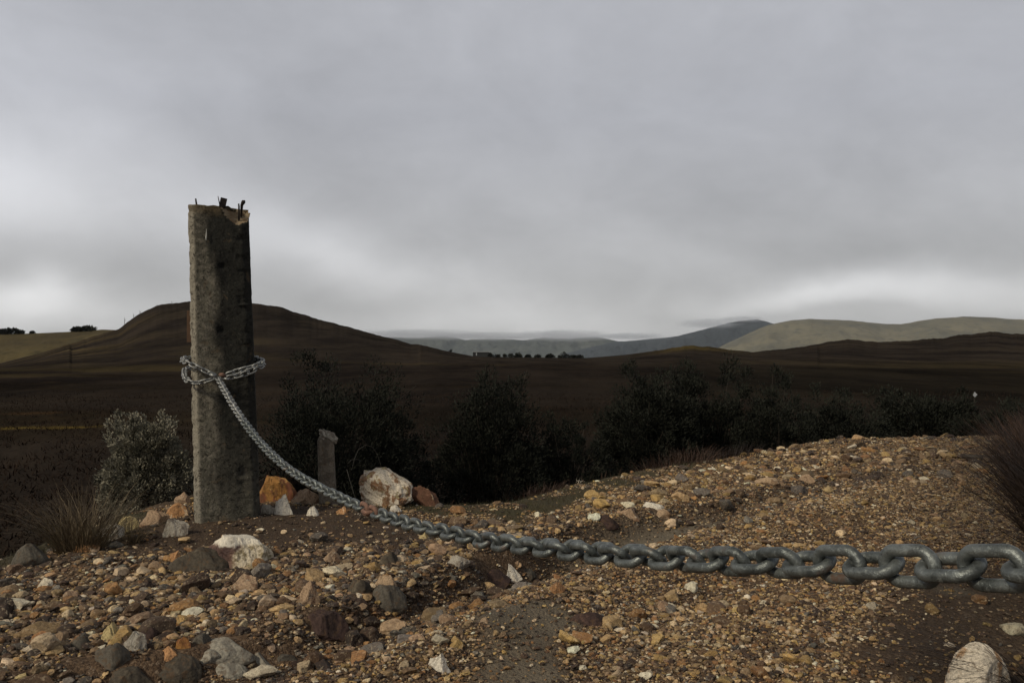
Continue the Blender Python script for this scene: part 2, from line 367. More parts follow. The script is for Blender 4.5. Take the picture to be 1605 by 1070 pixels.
STRAW = mat_leaf('dry brown grass', (.045, .032, .018), (.20, .15, .085))
STRAW_RED = mat_leaf('russet dead grass', (.035, .018, .012), (.10, .062, .042))
STRAW_DARK = mat_leaf('dark dead grass', (.014, .009, .007), (.034, .022, .015))
HEATH = mat_leaf('moor heather', (.016, .011, .0085), (.036, .025, .018), .9, .0)
MOSSY = mat_leaf('short mossy grass', (.022, .020, .009), (.075, .068, .028))

def mat_concrete(name, base=(.128, .118, .091), dark=(.017, .0175, .0155)):
    m, t, b = new_mat(name)
    o = coord(t, 'Object'); s = t.node('ShaderNodeSeparateXYZ'); t.inp(s.inputs[0], o)
    n1 = t.noise(t.mapping(o, (1, 1, .35)), 11, 6, .65, .4); n2 = t.noise(o, 45, 6, .7); n3 = t.noise(o, 170, 5, .8)
    streak = t.noise(t.mapping(o, (16, 16, .8)), 1.0, 5, .6, .2)
    lichen = t.noise(o, 22, 5, .6, .5)
    c = t.mix(t.ramp(n1, [(.35, 0), (.65, 1)]), tuple(v * .7 for v in base), tuple(v * 1.25 for v in base))
    c = t.mix(t.math('MULTIPLY', t.ramp(n2, [(.50, 0), (.58, 1)]), .55), c, (.26, .23, .18))
    # darker tone over the right hand half, with a ragged border, plus two seep marks under the old fixing holes
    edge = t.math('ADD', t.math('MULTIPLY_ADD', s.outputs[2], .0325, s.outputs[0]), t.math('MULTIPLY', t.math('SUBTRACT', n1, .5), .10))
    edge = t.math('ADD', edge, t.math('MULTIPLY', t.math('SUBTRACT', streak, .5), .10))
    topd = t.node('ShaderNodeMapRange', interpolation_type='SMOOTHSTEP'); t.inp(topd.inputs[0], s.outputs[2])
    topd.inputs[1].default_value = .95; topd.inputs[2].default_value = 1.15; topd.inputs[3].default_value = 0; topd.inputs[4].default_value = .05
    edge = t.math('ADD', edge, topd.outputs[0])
    dark_half = t.node('ShaderNodeMapRange', interpolation_type='SMOOTHSTEP'); t.inp(dark_half.inputs[0], edge)
    dark_half.inputs[1].default_value = -.005; dark_half.inputs[2].default_value = .055; dark_half.inputs[3].default_value = 0; dark_half.inputs[4].default_value = .94
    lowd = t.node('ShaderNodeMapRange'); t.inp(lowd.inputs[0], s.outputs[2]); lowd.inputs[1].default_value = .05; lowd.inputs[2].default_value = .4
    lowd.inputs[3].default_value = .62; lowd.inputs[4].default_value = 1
    c = t.mix(t.math('MULTIPLY', dark_half.outputs[0], lowd.outputs[0]), c, dark)
    for z0, rx, rz, k in ((1.03, .026, .055, 1.1), (.775, .028, .065, 1.1), (.45, .02, .05, .5), (.19, .03, .05, .6)):
        dx = t.math('DIVIDE', t.math('ADD', s.outputs[0], -.008), rx); dz = t.math('DIVIDE', t.math('SUBTRACT', s.outputs[2], z0), rz)
        q = t.math('ADD', t.math('ADD', t.math('MULTIPLY', dx, dx), t.math('MULTIPLY', dz, dz)), t.math('MULTIPLY', t.math('SUBTRACT', n2, .5), 1.5))
        g = t.math('MULTIPLY', t.math('EXPONENT', t.math('MULTIPLY', q, -.7)), k, clamp=True)
        c = t.mix(g, c, (.012, .012, .011))
    lit_arris = t.node('ShaderNodeMapRange'); t.inp(lit_arris.inputs[0], t.math('ADD', t.math('ADD', s.outputs[0], t.math('MULTIPLY', s.outputs[2], .0325)), t.math('MULTIPLY', t.math('SUBTRACT', n2, .5), .03)))
    lit_arris.inputs[1].default_value = -.050; lit_arris.inputs[2].default_value = -.060; lit_arris.inputs[3].default_value = 0; lit_arris.inputs[4].default_value = .75  # left chamfer catching the light, painted in as a paler strip
    c = t.mix(lit_arris.outputs[0], c, (.33, .30, .24))
    c = t.mix(t.math('MULTIPLY', t.ramp(lichen, [(.6, 0), (.68, 1)]), .5), c, (.12, .085, .05))
    # ochre lichen under the broken top
    tl = t.node('ShaderNodeMapRange', interpolation_type='SMOOTHSTEP'); t.inp(tl.inputs[0], t.math('ADD', s.outputs[2], t.math('MULTIPLY', t.math('SUBTRACT', n2, .5), .06)))
    tl.inputs[1].default_value = 1.215; tl.inputs[2].default_value = 1.265; tl.inputs[3].default_value = 0; tl.inputs[4].default_value = .6
    c = t.mix(tl.outputs[0], c, (.13, .095, .05))
    c = t.mix(t.math('MULTIPLY', t.ramp(n3, [(.50, 0), (.58, 1)]), .42), c, tuple(v * .3 for v in base))
    pk = t.noise(o, 75, 5, .75, .8); c = t.mix(t.math('MULTIPLY', t.ramp(pk, [(.60, 0), (.64, 1)]), .55), c, (.016, .015, .013)); c = t.mix(t.math('MULTIPLY', t.ramp(pk, [(.32, 1), (.37, 0)]), .25), c, (.34, .31, .25))
    t.inp(b.inputs['Base Color'], c); b.inputs['Roughness'].default_value = .9; b.inputs['Specular IOR Level'].default_value = .12
    h = t.math('ADD', t.math('MULTIPLY', n2, .5), t.math('ADD', t.math('MULTIPLY', n3, .18), t.math('MULTIPLY', n1, .4)))
    t.inp(b.inputs['Normal'], t.bump(t.math('ADD', h, t.math('MULTIPLY', t.ramp(pk, [(.56, 0), (.66, 1)]), -.4)), 1.0, .016))
    return m
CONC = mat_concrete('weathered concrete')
m, t, b = new_mat('broken concrete'); o = coord(t, 'Object'); n = t.noise(o, 30, 6, .7, .5); n2 = t.noise(o, 90, 4, .7)
t.inp(b.inputs['Base Color'], t.mix(t.ramp(n, [(.38, 0), (.62, 1)]), (.30, .24, .15), (.14, .085, .04))); b.inputs['Roughness'].default_value = .9
t.inp(b.inputs['Normal'], t.bump(t.math('ADD', n, t.math('MULTIPLY', n2, .5)), .8, .01)); CONC_BROKEN = m
def mat_metal(name, A, B, rust, rthr=.66, metallic=.55, rough=.48):
    m, t, b = new_mat(name)
    o = t.node('ShaderNodeNewGeometry').outputs['Position']
    n1 = t.noise(o, 55, 5, .65); n2 = t.noise(o, 420, 3, .6); n3 = t.noise(o, 22, 5, .6)
    c = t.mix(t.ramp(n1, [(.35, 0), (.65, 1)]), A, B)
    n5 = t.noise(o, 150, 5, .75, .6); c = t.mix(t.math('MULTIPLY', t.ramp(n5, [(.56, 0), (.64, 1)]), .55), c, tuple(min(1, v * 1.9) for v in B)); c = t.mix(t.math('MULTIPLY', t.ramp(n5, [(.34, 1), (.42, 0)]), .6), c, tuple(v * .35 for v in A))
    rf = t.ramp(n3, [(rthr, 0), (rthr + .08, 1)])
    c = t.mix(rf, c, rust)
    t.inp(b.inputs['Base Color'], c)
    t.inp(b.inputs['Metallic'], t.math('MULTIPLY', t.math('SUBTRACT', 1, rf), metallic))
    t.inp(b.inputs['Roughness'], t.math('ADD', rough - .05, t.math('MULTIPLY', n5, .35)))
    t.inp(b.inputs['Normal'], t.bump(t.math('ADD', n1, t.math('ADD', t.math('MULTIPLY', n5, .5), t.math('MULTIPLY', n2, .35))), .6, .002))
    return m
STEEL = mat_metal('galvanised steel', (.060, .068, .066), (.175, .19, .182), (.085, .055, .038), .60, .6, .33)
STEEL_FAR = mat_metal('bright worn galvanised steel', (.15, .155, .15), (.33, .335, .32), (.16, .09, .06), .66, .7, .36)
RUSTY = mat_metal('rusty link steel', (.13, .07, .05), (.22, .12, .08), (.07, .04, .03), .5, .15, .75)
REBAR = mat_metal('rusted rebar', (.02, .016, .014), (.035, .026, .022), (.06, .03, .02), .55, .1, .85)

# ------------------------------------------------------------------ the ground, one sheet out to the horizon
rad = np.concatenate([[.02], np.linspace(.25, 1.4, 20)[:-1], 1.4 * np.exp(np.linspace(0, math.log(9 / 1.4), 420))[:-1],
                      9 * np.exp(np.linspace(0, math.log(330 / 9), 240))[:-1], 330 * np.exp(np.linspace(0, math.log(16000 / 330), 40))])
ta = np.arctan((np.linspace(-120, 1725, 900) - CX) / FPX)
ta = np.concatenate([ta, np.linspace(ta[-1], ta[0] + 2 * math.pi, 130)[1:-1]])
A_, R_ = np.meshgrid(ta, rad)
gx = R_ * np.sin(A_); gy = R_ * np.cos(A_); gz = G(gx, gy)
nr, na = gx.shape
V = np.stack([gx, gy, gz], -1).reshape(-1, 3)
ii, jj = np.meshgrid(np.arange(nr - 1), np.arange(na), indexing='ij'); j2 = (jj + 1) % na
F = np.stack([ii * na + jj, (ii + 1) * na + jj, (ii + 1) * na + j2, ii * na + j2], -1).reshape(-1, 4)[:, ::-1]
X, Y = V[:, 0], V[:, 1]
road, moss, soil, sand, s_, tt_ = zones(X, Y)
rr = np.hypot(X, Y); uu = np.where(Y > .1, CX + FPX * X / np.maximum(Y, .1), -3000)
dd = crest_d(X, Y)
moorm = sst(dd, .1, .9)
def lerp(a, b, k): return a + (np.asarray(b) - a) * k[:, None]
C = np.tile(np.array([.075, .048, .026]), (len(V), 1))
C = lerp(C, (.055, .035, .022), sst(fbm(X * 1.3, Y * 1.3, 51, 3), -.1, .5) * .7)
C = lerp(C, (.050, .034, .024), np.clip(1 - np.abs(s_) / .22, 0, 1) * .7)
C = lerp(C, (.17, .12, .06), sst(Y, 3.6, 5.2) * road * .8)
C = lerp(C, (.040, .026, .018), soil * .95)
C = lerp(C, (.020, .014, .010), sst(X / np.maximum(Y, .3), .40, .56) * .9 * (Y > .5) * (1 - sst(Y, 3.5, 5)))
C = lerp(C, (.165, .145, .108), sand * .85)
C = lerp(C, (.040, .037, .016), moss * (.75 + .25 * vn(X * 9, Y * 9, 4)))
M1 = np.array([.0240, .0202, .0180]); M = np.tile(M1, (len(V), 1))
M = lerp(M, (.020, .0165, .0135), sst(fbm(X / 22, Y / 5, 61, 3), -.1, .35) * .9)
M = lerp(M, (.060, .049, .026), sst(fbm(X / 40 + 9, Y / 12, 63, 5), .08, .38) * .6 * sst(rr, 14, 40))
M = lerp(M, (.031, .0265, .0235), sst(rr, 60, 110) * .85)
M = lerp(M, (.085, .066, .024), np.exp(-((uu - 1085) / 55) ** 2) * sst(rr, 150, 230) * .7)
M = lerp(M, (.075, .060, .034), np.exp(-((uu - 95) / 120) ** 2) * sst(rr, 80, 170) * sst(fbm(X / 30, Y / 9, 65, 4), -.2, .3) * .8)
M = lerp(M, (.066, .054, .030), np.exp(-((uu - 350) / 60) ** 2) * sst(rr, 60, 90) * (1 - sst(rr, 110, 150)) * sst(fbm(X / 12, Y / 5, 66, 4), -.1, .3) * .9)
M = lerp(M, (.016, .0145, .012), sst(rr, 22, 32) * (1 - sst(rr, 60, 90)) * sst(uu, 900, 1200) * .8)
strk = np.exp(-((Y - 16.6 - .4 * fbm(X / 3, Y * 0, 67, 2)) / .30) ** 2) * (1 - sst(uu, 165, 290)) * sst(fbm(X / 1.1, Y / 3, 68, 2), -.25, .15)
M = lerp(M, (.13, .098, .028), strk * .7)
strk = np.exp(-((Y - 20.5) / .4) ** 2) * (1 - sst(uu, 100, 250)) * sst(fbm(X / 1.5, Y / 3, 69, 2), .0, .3)
M = lerp(M, (.07, .042, .022), strk * .6)
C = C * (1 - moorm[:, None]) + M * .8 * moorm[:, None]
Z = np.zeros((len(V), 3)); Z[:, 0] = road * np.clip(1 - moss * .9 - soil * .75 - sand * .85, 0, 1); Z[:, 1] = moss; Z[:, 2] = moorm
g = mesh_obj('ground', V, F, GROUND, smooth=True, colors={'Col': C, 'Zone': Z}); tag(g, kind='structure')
del V, F, Z, C, M, gx, gy, gz

# ------------------------------------------------------------------ far hills
def mat_hill(name, A, B, sc_=.004, D=None):
    m, t, b = new_mat(name); o = t.node('ShaderNodeNewGeometry').outputs['Position']
    n = t.noise(t.mapping(o, (1, 1, 3)), sc_, 8, .62, .3); n2 = t.noise(o, sc_ * 6, 5, .7)
    c = t.mix(t.ramp(n, [(.38, 0), (.62, 1)]), A, B)
    c = t.mix(t.math('MULTIPLY', t.ramp(n2, [(.52, 0), (.66, 1)]), .6), c, D or tuple(v * .5 for v in A))
    t.inp(b.inputs['Base Color'], c); b.inputs['Roughness'].default_value = .95; b.inputs['Specular IOR Level'].default_value = .05
    return m
def hill(name, prof, Rc, depth, zb, mat, amp, seed, fr=.0):
    prof = np.array(prof, float)
    us = np.linspace(prof[0, 0], prof[-1, 0], 420); q = np.linspace(-1, 1, 90)
    U, Q = np.meshgrid(us, q); RR_ = Rc + Q * depth; th = np.arctan((U - CX) / FPX)
    crest = CZ + (HY - np.interp(U, prof[:, 0], prof[:, 1])) / FPX * Rc
    sh = 1 - np.abs(Q) ** 1.25; x = RR_ * np.tan(th); y = RR_.copy()
    er = (fbm(x / depth * 3.2, y / depth * 3.2, seed, 6, .6) - .8 * np.abs(fbm(x / depth * 5, y / depth * 2.2, seed + 5, 5, .6))) * amp * 1.6 * np.minimum(1, (1 - np.abs(Q)) * 3) * np.clip(np.abs(Q) * 3, .12, 1)
    z = zb + (crest - zb) * np.clip(sh, 0, 1) + er
    V = np.stack([x, y, z], -1).reshape(-1, 3); a, b = U.shape
    i, j = np.meshgrid(np.arange(a - 1), np.arange(b - 1), indexing='ij')
    F = np.stack([i * b + j, i * b + j + 1, (i + 1) * b + j + 1, (i + 1) * b + j], -1).reshape(-1, 4)
    return tag(mesh_obj(name, V, F, mat, smooth=True), kind='structure')
HG = mat_hill('golden pasture', (.095, .075, .035), (.060, .048, .026), .02, (.035, .032, .02))
HT = mat_hill('pale tan hillside', (.165, .150, .102), (.110, .106, .080), .0022, (.06, .066, .06))
HD = mat_hill('dark blue mountain slope', (.040, .050, .058), (.024, .031, .038), .0016)
HB = mat_hill('grey green range', (.085, .095, .085), (.05, .06, .06), .0016)
hill('hill', [(-500, 545), (-300, 530), (0, 523), (60, 522), (110, 519), (160, 516), (230, 519), (330, 530), (420, 560)], 420, 90, -14, HG, 1.2, 3)
hill('hill', [(1100, 560), (1119, 548), (1160, 528), (1190, 514), (1207, 508), (1240, 502), (1268, 500), (1335, 502), (1380, 506), (1412, 507), (1440, 502), (1464, 499), (1510, 495), (1560, 497),
              (1605, 500), (1800, 508), (2300, 535)], 6200, 2200, -190, HT, 55, 7)
hill('mountain', [(880, 556), (930, 542), (960, 535), (1000, 532), (1027, 529), (1060, 526), (1099, 517), (1120, 511), (1140, 505), (1165, 502), (1186, 500), (1200, 503), (1230, 512), (1320, 530), (1500, 560)], 8600, 1700, -200, HD, 70, 11)
hill('mountain', [(420, 560), (520, 534), (600, 528), (660, 530), (700, 527), (730, 532), (760, 530), (820, 533), (850, 529), (890, 530), (940, 528), (980, 536), (1060, 548), (1200, 562)], 9800, 1500, -200, HB, 70, 15)

# low cloud lying on the mountains
m = bpy.data.materials.new('low cloud'); m.use_nodes = True; m.node_tree.nodes.clear()
t = NT(m.node_tree); out = t.node('ShaderNodeOutputMaterial'); pv = t.node('ShaderNodeVolumePrincipled')
pv.inputs['Color'].default_value = (1, 1, 1, 1); pv.inputs['Anisotropy'].default_value = .8
oc = coord(t, 'Object'); ln = t.node('ShaderNodeVectorMath', operation='LENGTH'); t.inp(ln.inputs[0], oc)
cn = t.noise(oc, 2.2, 4, .6); edge = t.math('ADD', ln.outputs['Value'], t.math('MULTIPLY', t.math('SUBTRACT', cn, .5), 1.1))
mr = t.node('ShaderNodeMapRange', interpolation_type='SMOOTHSTEP'); t.inp(mr.inputs[0], edge)
mr.inputs[1].default_value = 1.0; mr.inputs[2].default_value = .35; mr.inputs[3].default_value = 0; mr.inputs[4].default_value = .0024
t.l.new(mr.outputs[0], pv.inputs['Density'])
t.l.new(pv.outputs[0], out.inputs['Volume']); CLOUD = m
def cloud(px, py, w_, h_, Y, dep, seed):
    c = at(px, py, Y); rng = np.random.default_rng(seed)
    mb = ico(3); V = mb[0].copy(); k = Y / FPX
    V = V * 1.25
    o = mesh_obj('low_cloud', V, mb[1], CLOUD, smooth=True); o.location = c; o.scale = (w_ * k / 2, dep, h_ * k / 2); tag(o, kind='stuff')
_ico = {}
def ico(n):
    if n in _ico: return _ico[n]
    ph = (1 + 5 ** .5) / 2
    V = [(-1, ph, 0), (1, ph, 0), (-1, -ph, 0), (1, -ph, 0), (0, -1, ph), (0, 1, ph), (0, -1, -ph), (0, 1, -ph), (ph, 0, -1), (ph, 0, 1), (-ph, 0, -1), (-ph, 0, 1)]
    F = [(0, 11, 5), (0, 5, 1), (0, 1, 7), (0, 7, 10), (0, 10, 11), (1, 5, 9), (5, 11, 4), (11, 10, 2), (10, 7, 6), (7, 1, 8), (3, 9, 4), (3, 4, 2), (3, 2, 6), (3, 6, 8), (3, 8, 9),
         (4, 9, 5), (2, 4, 11), (6, 2, 10), (8, 6, 7), (9, 8, 1)]
    V = [np.array(v) / np.linalg.norm(v) for v in V]
    for _ in range(n):
        cache = {}; NF = []
        def mid(a, b):
            k = (min(a, b), max(a, b))
            if k not in cache: v = V[a] + V[b]; V.append(v / np.linalg.norm(v)); cache[k] = len(V) - 1
            return cache[k]
        for a, b, c in F:
            ab, bc, ca = mid(a, b), mid(b, c), mid(c, a); NF += [(a, ab, ca), (b, bc, ab), (c, ca, bc), (ab, bc, ca)]
        F = NF
    _ico[n] = (np.array(V), np.array(F)); return _ico[n]
cloud(650, 524, 260, 20, 7600, 500, 1)
cloud(760, 527, 200, 17, 7500, 500, 2)
cloud(880, 526, 190, 22, 7700, 500, 5)
cloud(985, 527, 150, 14, 7800, 400, 7)
cloud(1112, 507, 120, 20, 7400, 300, 3)
cloud(1165, 500, 90, 12, 7300, 300, 4)

# haze
mb = MB(); mb.box((-16500, -300, -201), (16500, 13000, 420))
m = bpy.data.materials.new('haze air'); m.use_nodes = True; m.node_tree.nodes.clear(); t = NT(m.node_tree)
out = t.node('ShaderNodeOutputMaterial'); pv = t.node('ShaderNodeVolumePrincipled'); pv.inputs['Color'].default_value = (.82, .9, 1, 1)
pv.inputs['Density'].default_value = .000022; t.l.new(pv.outputs[0], out.inputs['Volume'])
HAZE = m

# ------------------------------------------------------------------ stones
def rock_shape(sub, seed, planes=9, rough=.05, cut=(.52, .86), nf=2.6, boxy=1.0):
    rng = np.random.default_rng(seed); V0, F = ico(sub); V = V0.copy()
    if boxy != 1.0: V = np.sign(V) * np.abs(V) ** boxy; cut = (cut[0] + .25, cut[1] + .35)
    V = V * (1 + rng.uniform(-.15, .15) * V[:, [0]] )
    for _ in range(planes):
        n = rng.normal(size=3); n /= np.linalg.norm(n); d = rng.uniform(*cut)
        k = V @ n - d; k = np.where(k > 0, k, 0); V = V - k[:, None] * n
    if sub <= 1: V = V * (1 + rng.uniform(-.28, .22, (len(V), 1))) + rng.normal(0, .06, V.shape)
    if rough:
        o = rng.uniform(0, 50, 3)
        dsp = fbm(V[:, 0] * nf + o[0] + V[:, 2] * 1.3, V[:, 1] * nf + o[1] - V[:, 2] * 1.7, seed, 4, .55)
        V = V * (1 + rough * dsp)[:, None]
    ext = V.max(0) - V.min(0); V = (V - (V.max(0) + V.min(0)) / 2) / ext * 2
    return V, F
def rot_m(rng, tilt):
    yaw = rng.uniform(0, 2 * math.pi); ax = rng.normal(0, tilt, 2)
    return np.array(Matrix.Rotation(yaw, 3, 'Z') @ Matrix.Rotation(ax[0], 3, 'X') @ Matrix.Rotation(ax[1], 3, 'Y'))

PAL = np.array([(.46, .31, .15), (.62, .48, .30), (.30, .155, .058), (.055, .035, .022), (.17, .155, .13), (.036, .026, .020), (.38, .25, .145), (.43, .285, .105), (.125, .076, .040), (.74, .64, .47), (.08, .072, .06), (.22, .15, .082)])
PNAME = ['tan', 'cream', 'rust orange', 'dark brown', 'grey', 'near black', 'pinkish', 'ochre', 'brown', 'white', 'dark grey', 'drab']
W_LEFT = np.array([3.0, 2.4, 1.8, 4.4, 1.2, 3.4, 1.3, 1.5, 3.6, 1.1, 1.6, 2.4]); W_TRACK = np.array([3.4, 2.0, 2.0, 3.4, .5, 2.2, 1.0, 2.6, 3.2, .8, .5, 3.0])
W_GUL = np.array([1.3, 1, 1.2, 2.6, 1.6, 2.6, 1, .7, 2.4, .5, 1.8, 1.5])
rng = np.random.default_rng(11)
def scatter(n, smin, smax, power, yr, thr=1.0, wide=1.0):
    """candidate stones on the road surface: uniform per area over the strip the road occupies"""
    out = []
    got = 0
    x = rng.uniform(-3.2, 5.0, n * 6); y = rng.uniform(*yr, n * 6)
    keep = (np.abs(x) < y * .70 * wide + .25)
    x, y = x[keep], y[keep]
    road, moss, soil, sand, s, tt = zones(x, y)
    patch = sst(fbm(x * 1.6, y * 1.6, 88, 3), -.55, .15) * .6 + .4
    p = road * (1 - .985 * moss) * (1 - .95 * soil) * (1 - .95 * sand) * patch
    k = rng.random(len(x)) < p * thr; x, y, s = x[k][:n], y[k][:n], s[k][:n]
    sz = smin * (smax / smin) ** (rng.random(len(x)) ** power)
    return x, y, sz, s
def pick_col(x, y, s):
    n = len(x); wl = W_LEFT / W_LEFT.sum(); wt = W_TRACK / W_TRACK.sum(); wg = W_GUL / W_GUL.sum()
    left = (s > .1) & (y < 3.2)
    gul = (np.abs(s) <= .16)
    idx = rng.choice(len(PAL), n, p=wt); idx = np.where(left, rng.choice(len(PAL), n, p=wl), idx); idx = np.where(gul, rng.choice(len(PAL), n, p=wg), idx)
    c = PAL[idx] * rng.uniform(.55, 1.3, n)[:, None] * (1 + rng.normal(0, .022, (n, 3)))
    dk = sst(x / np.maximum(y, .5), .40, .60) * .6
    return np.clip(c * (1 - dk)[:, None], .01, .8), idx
def build_stones(name, x, y, sz, c, sub, ntpl, seed, sink=.3):
    r2 = np.random.default_rng(seed)
    tp = [rock_shape(sub, seed * 100 + k, planes=8 if sub > 1 else 5, rough=.10 if sub > 1 else 0) for k in range(ntpl)]
    nv = len(tp[0][0]); F0 = tp[0][1]; n = len(x)
    T = np.stack([q[0] for q in tp])[r2.integers(0, ntpl, n)]
    S = np.stack([sz * .5 * r2.uniform(.8, 1.25, n), sz * .5 * r2.uniform(.65, 1.0, n), sz * .5 * r2.uniform(.28, .66, n)], -1)
    yaw = r2.uniform(0, 2 * math.pi, n); tl = r2.normal(0, .28, n); cy, sy, ct, st = np.cos(yaw), np.sin(yaw), np.cos(tl), np.sin(tl)
    P = T * S[:, None, :]
    px = P[..., 0] * ct[:, None] + P[..., 2] * st[:, None]; pz = -P[..., 0] * st[:, None] + P[..., 2] * ct[:, None]; py = P[..., 1]
    wx = px * cy[:, None] - py * sy[:, None] + x[:, None]; wy = px * sy[:, None] + py * cy[:, None] + y[:, None]
    wz = pz + (G(x, y) + S[:, 2] * (1 - 2 * sink))[:, None]
    V = np.stack([wx, wy, wz], -1).reshape(-1, 3).astype(np.float32)
    F = (F0[None] + (np.arange(n) * nv)[:, None, None]).reshape(-1, 3)
    return V, F, np.repeat(c, nv, 0)

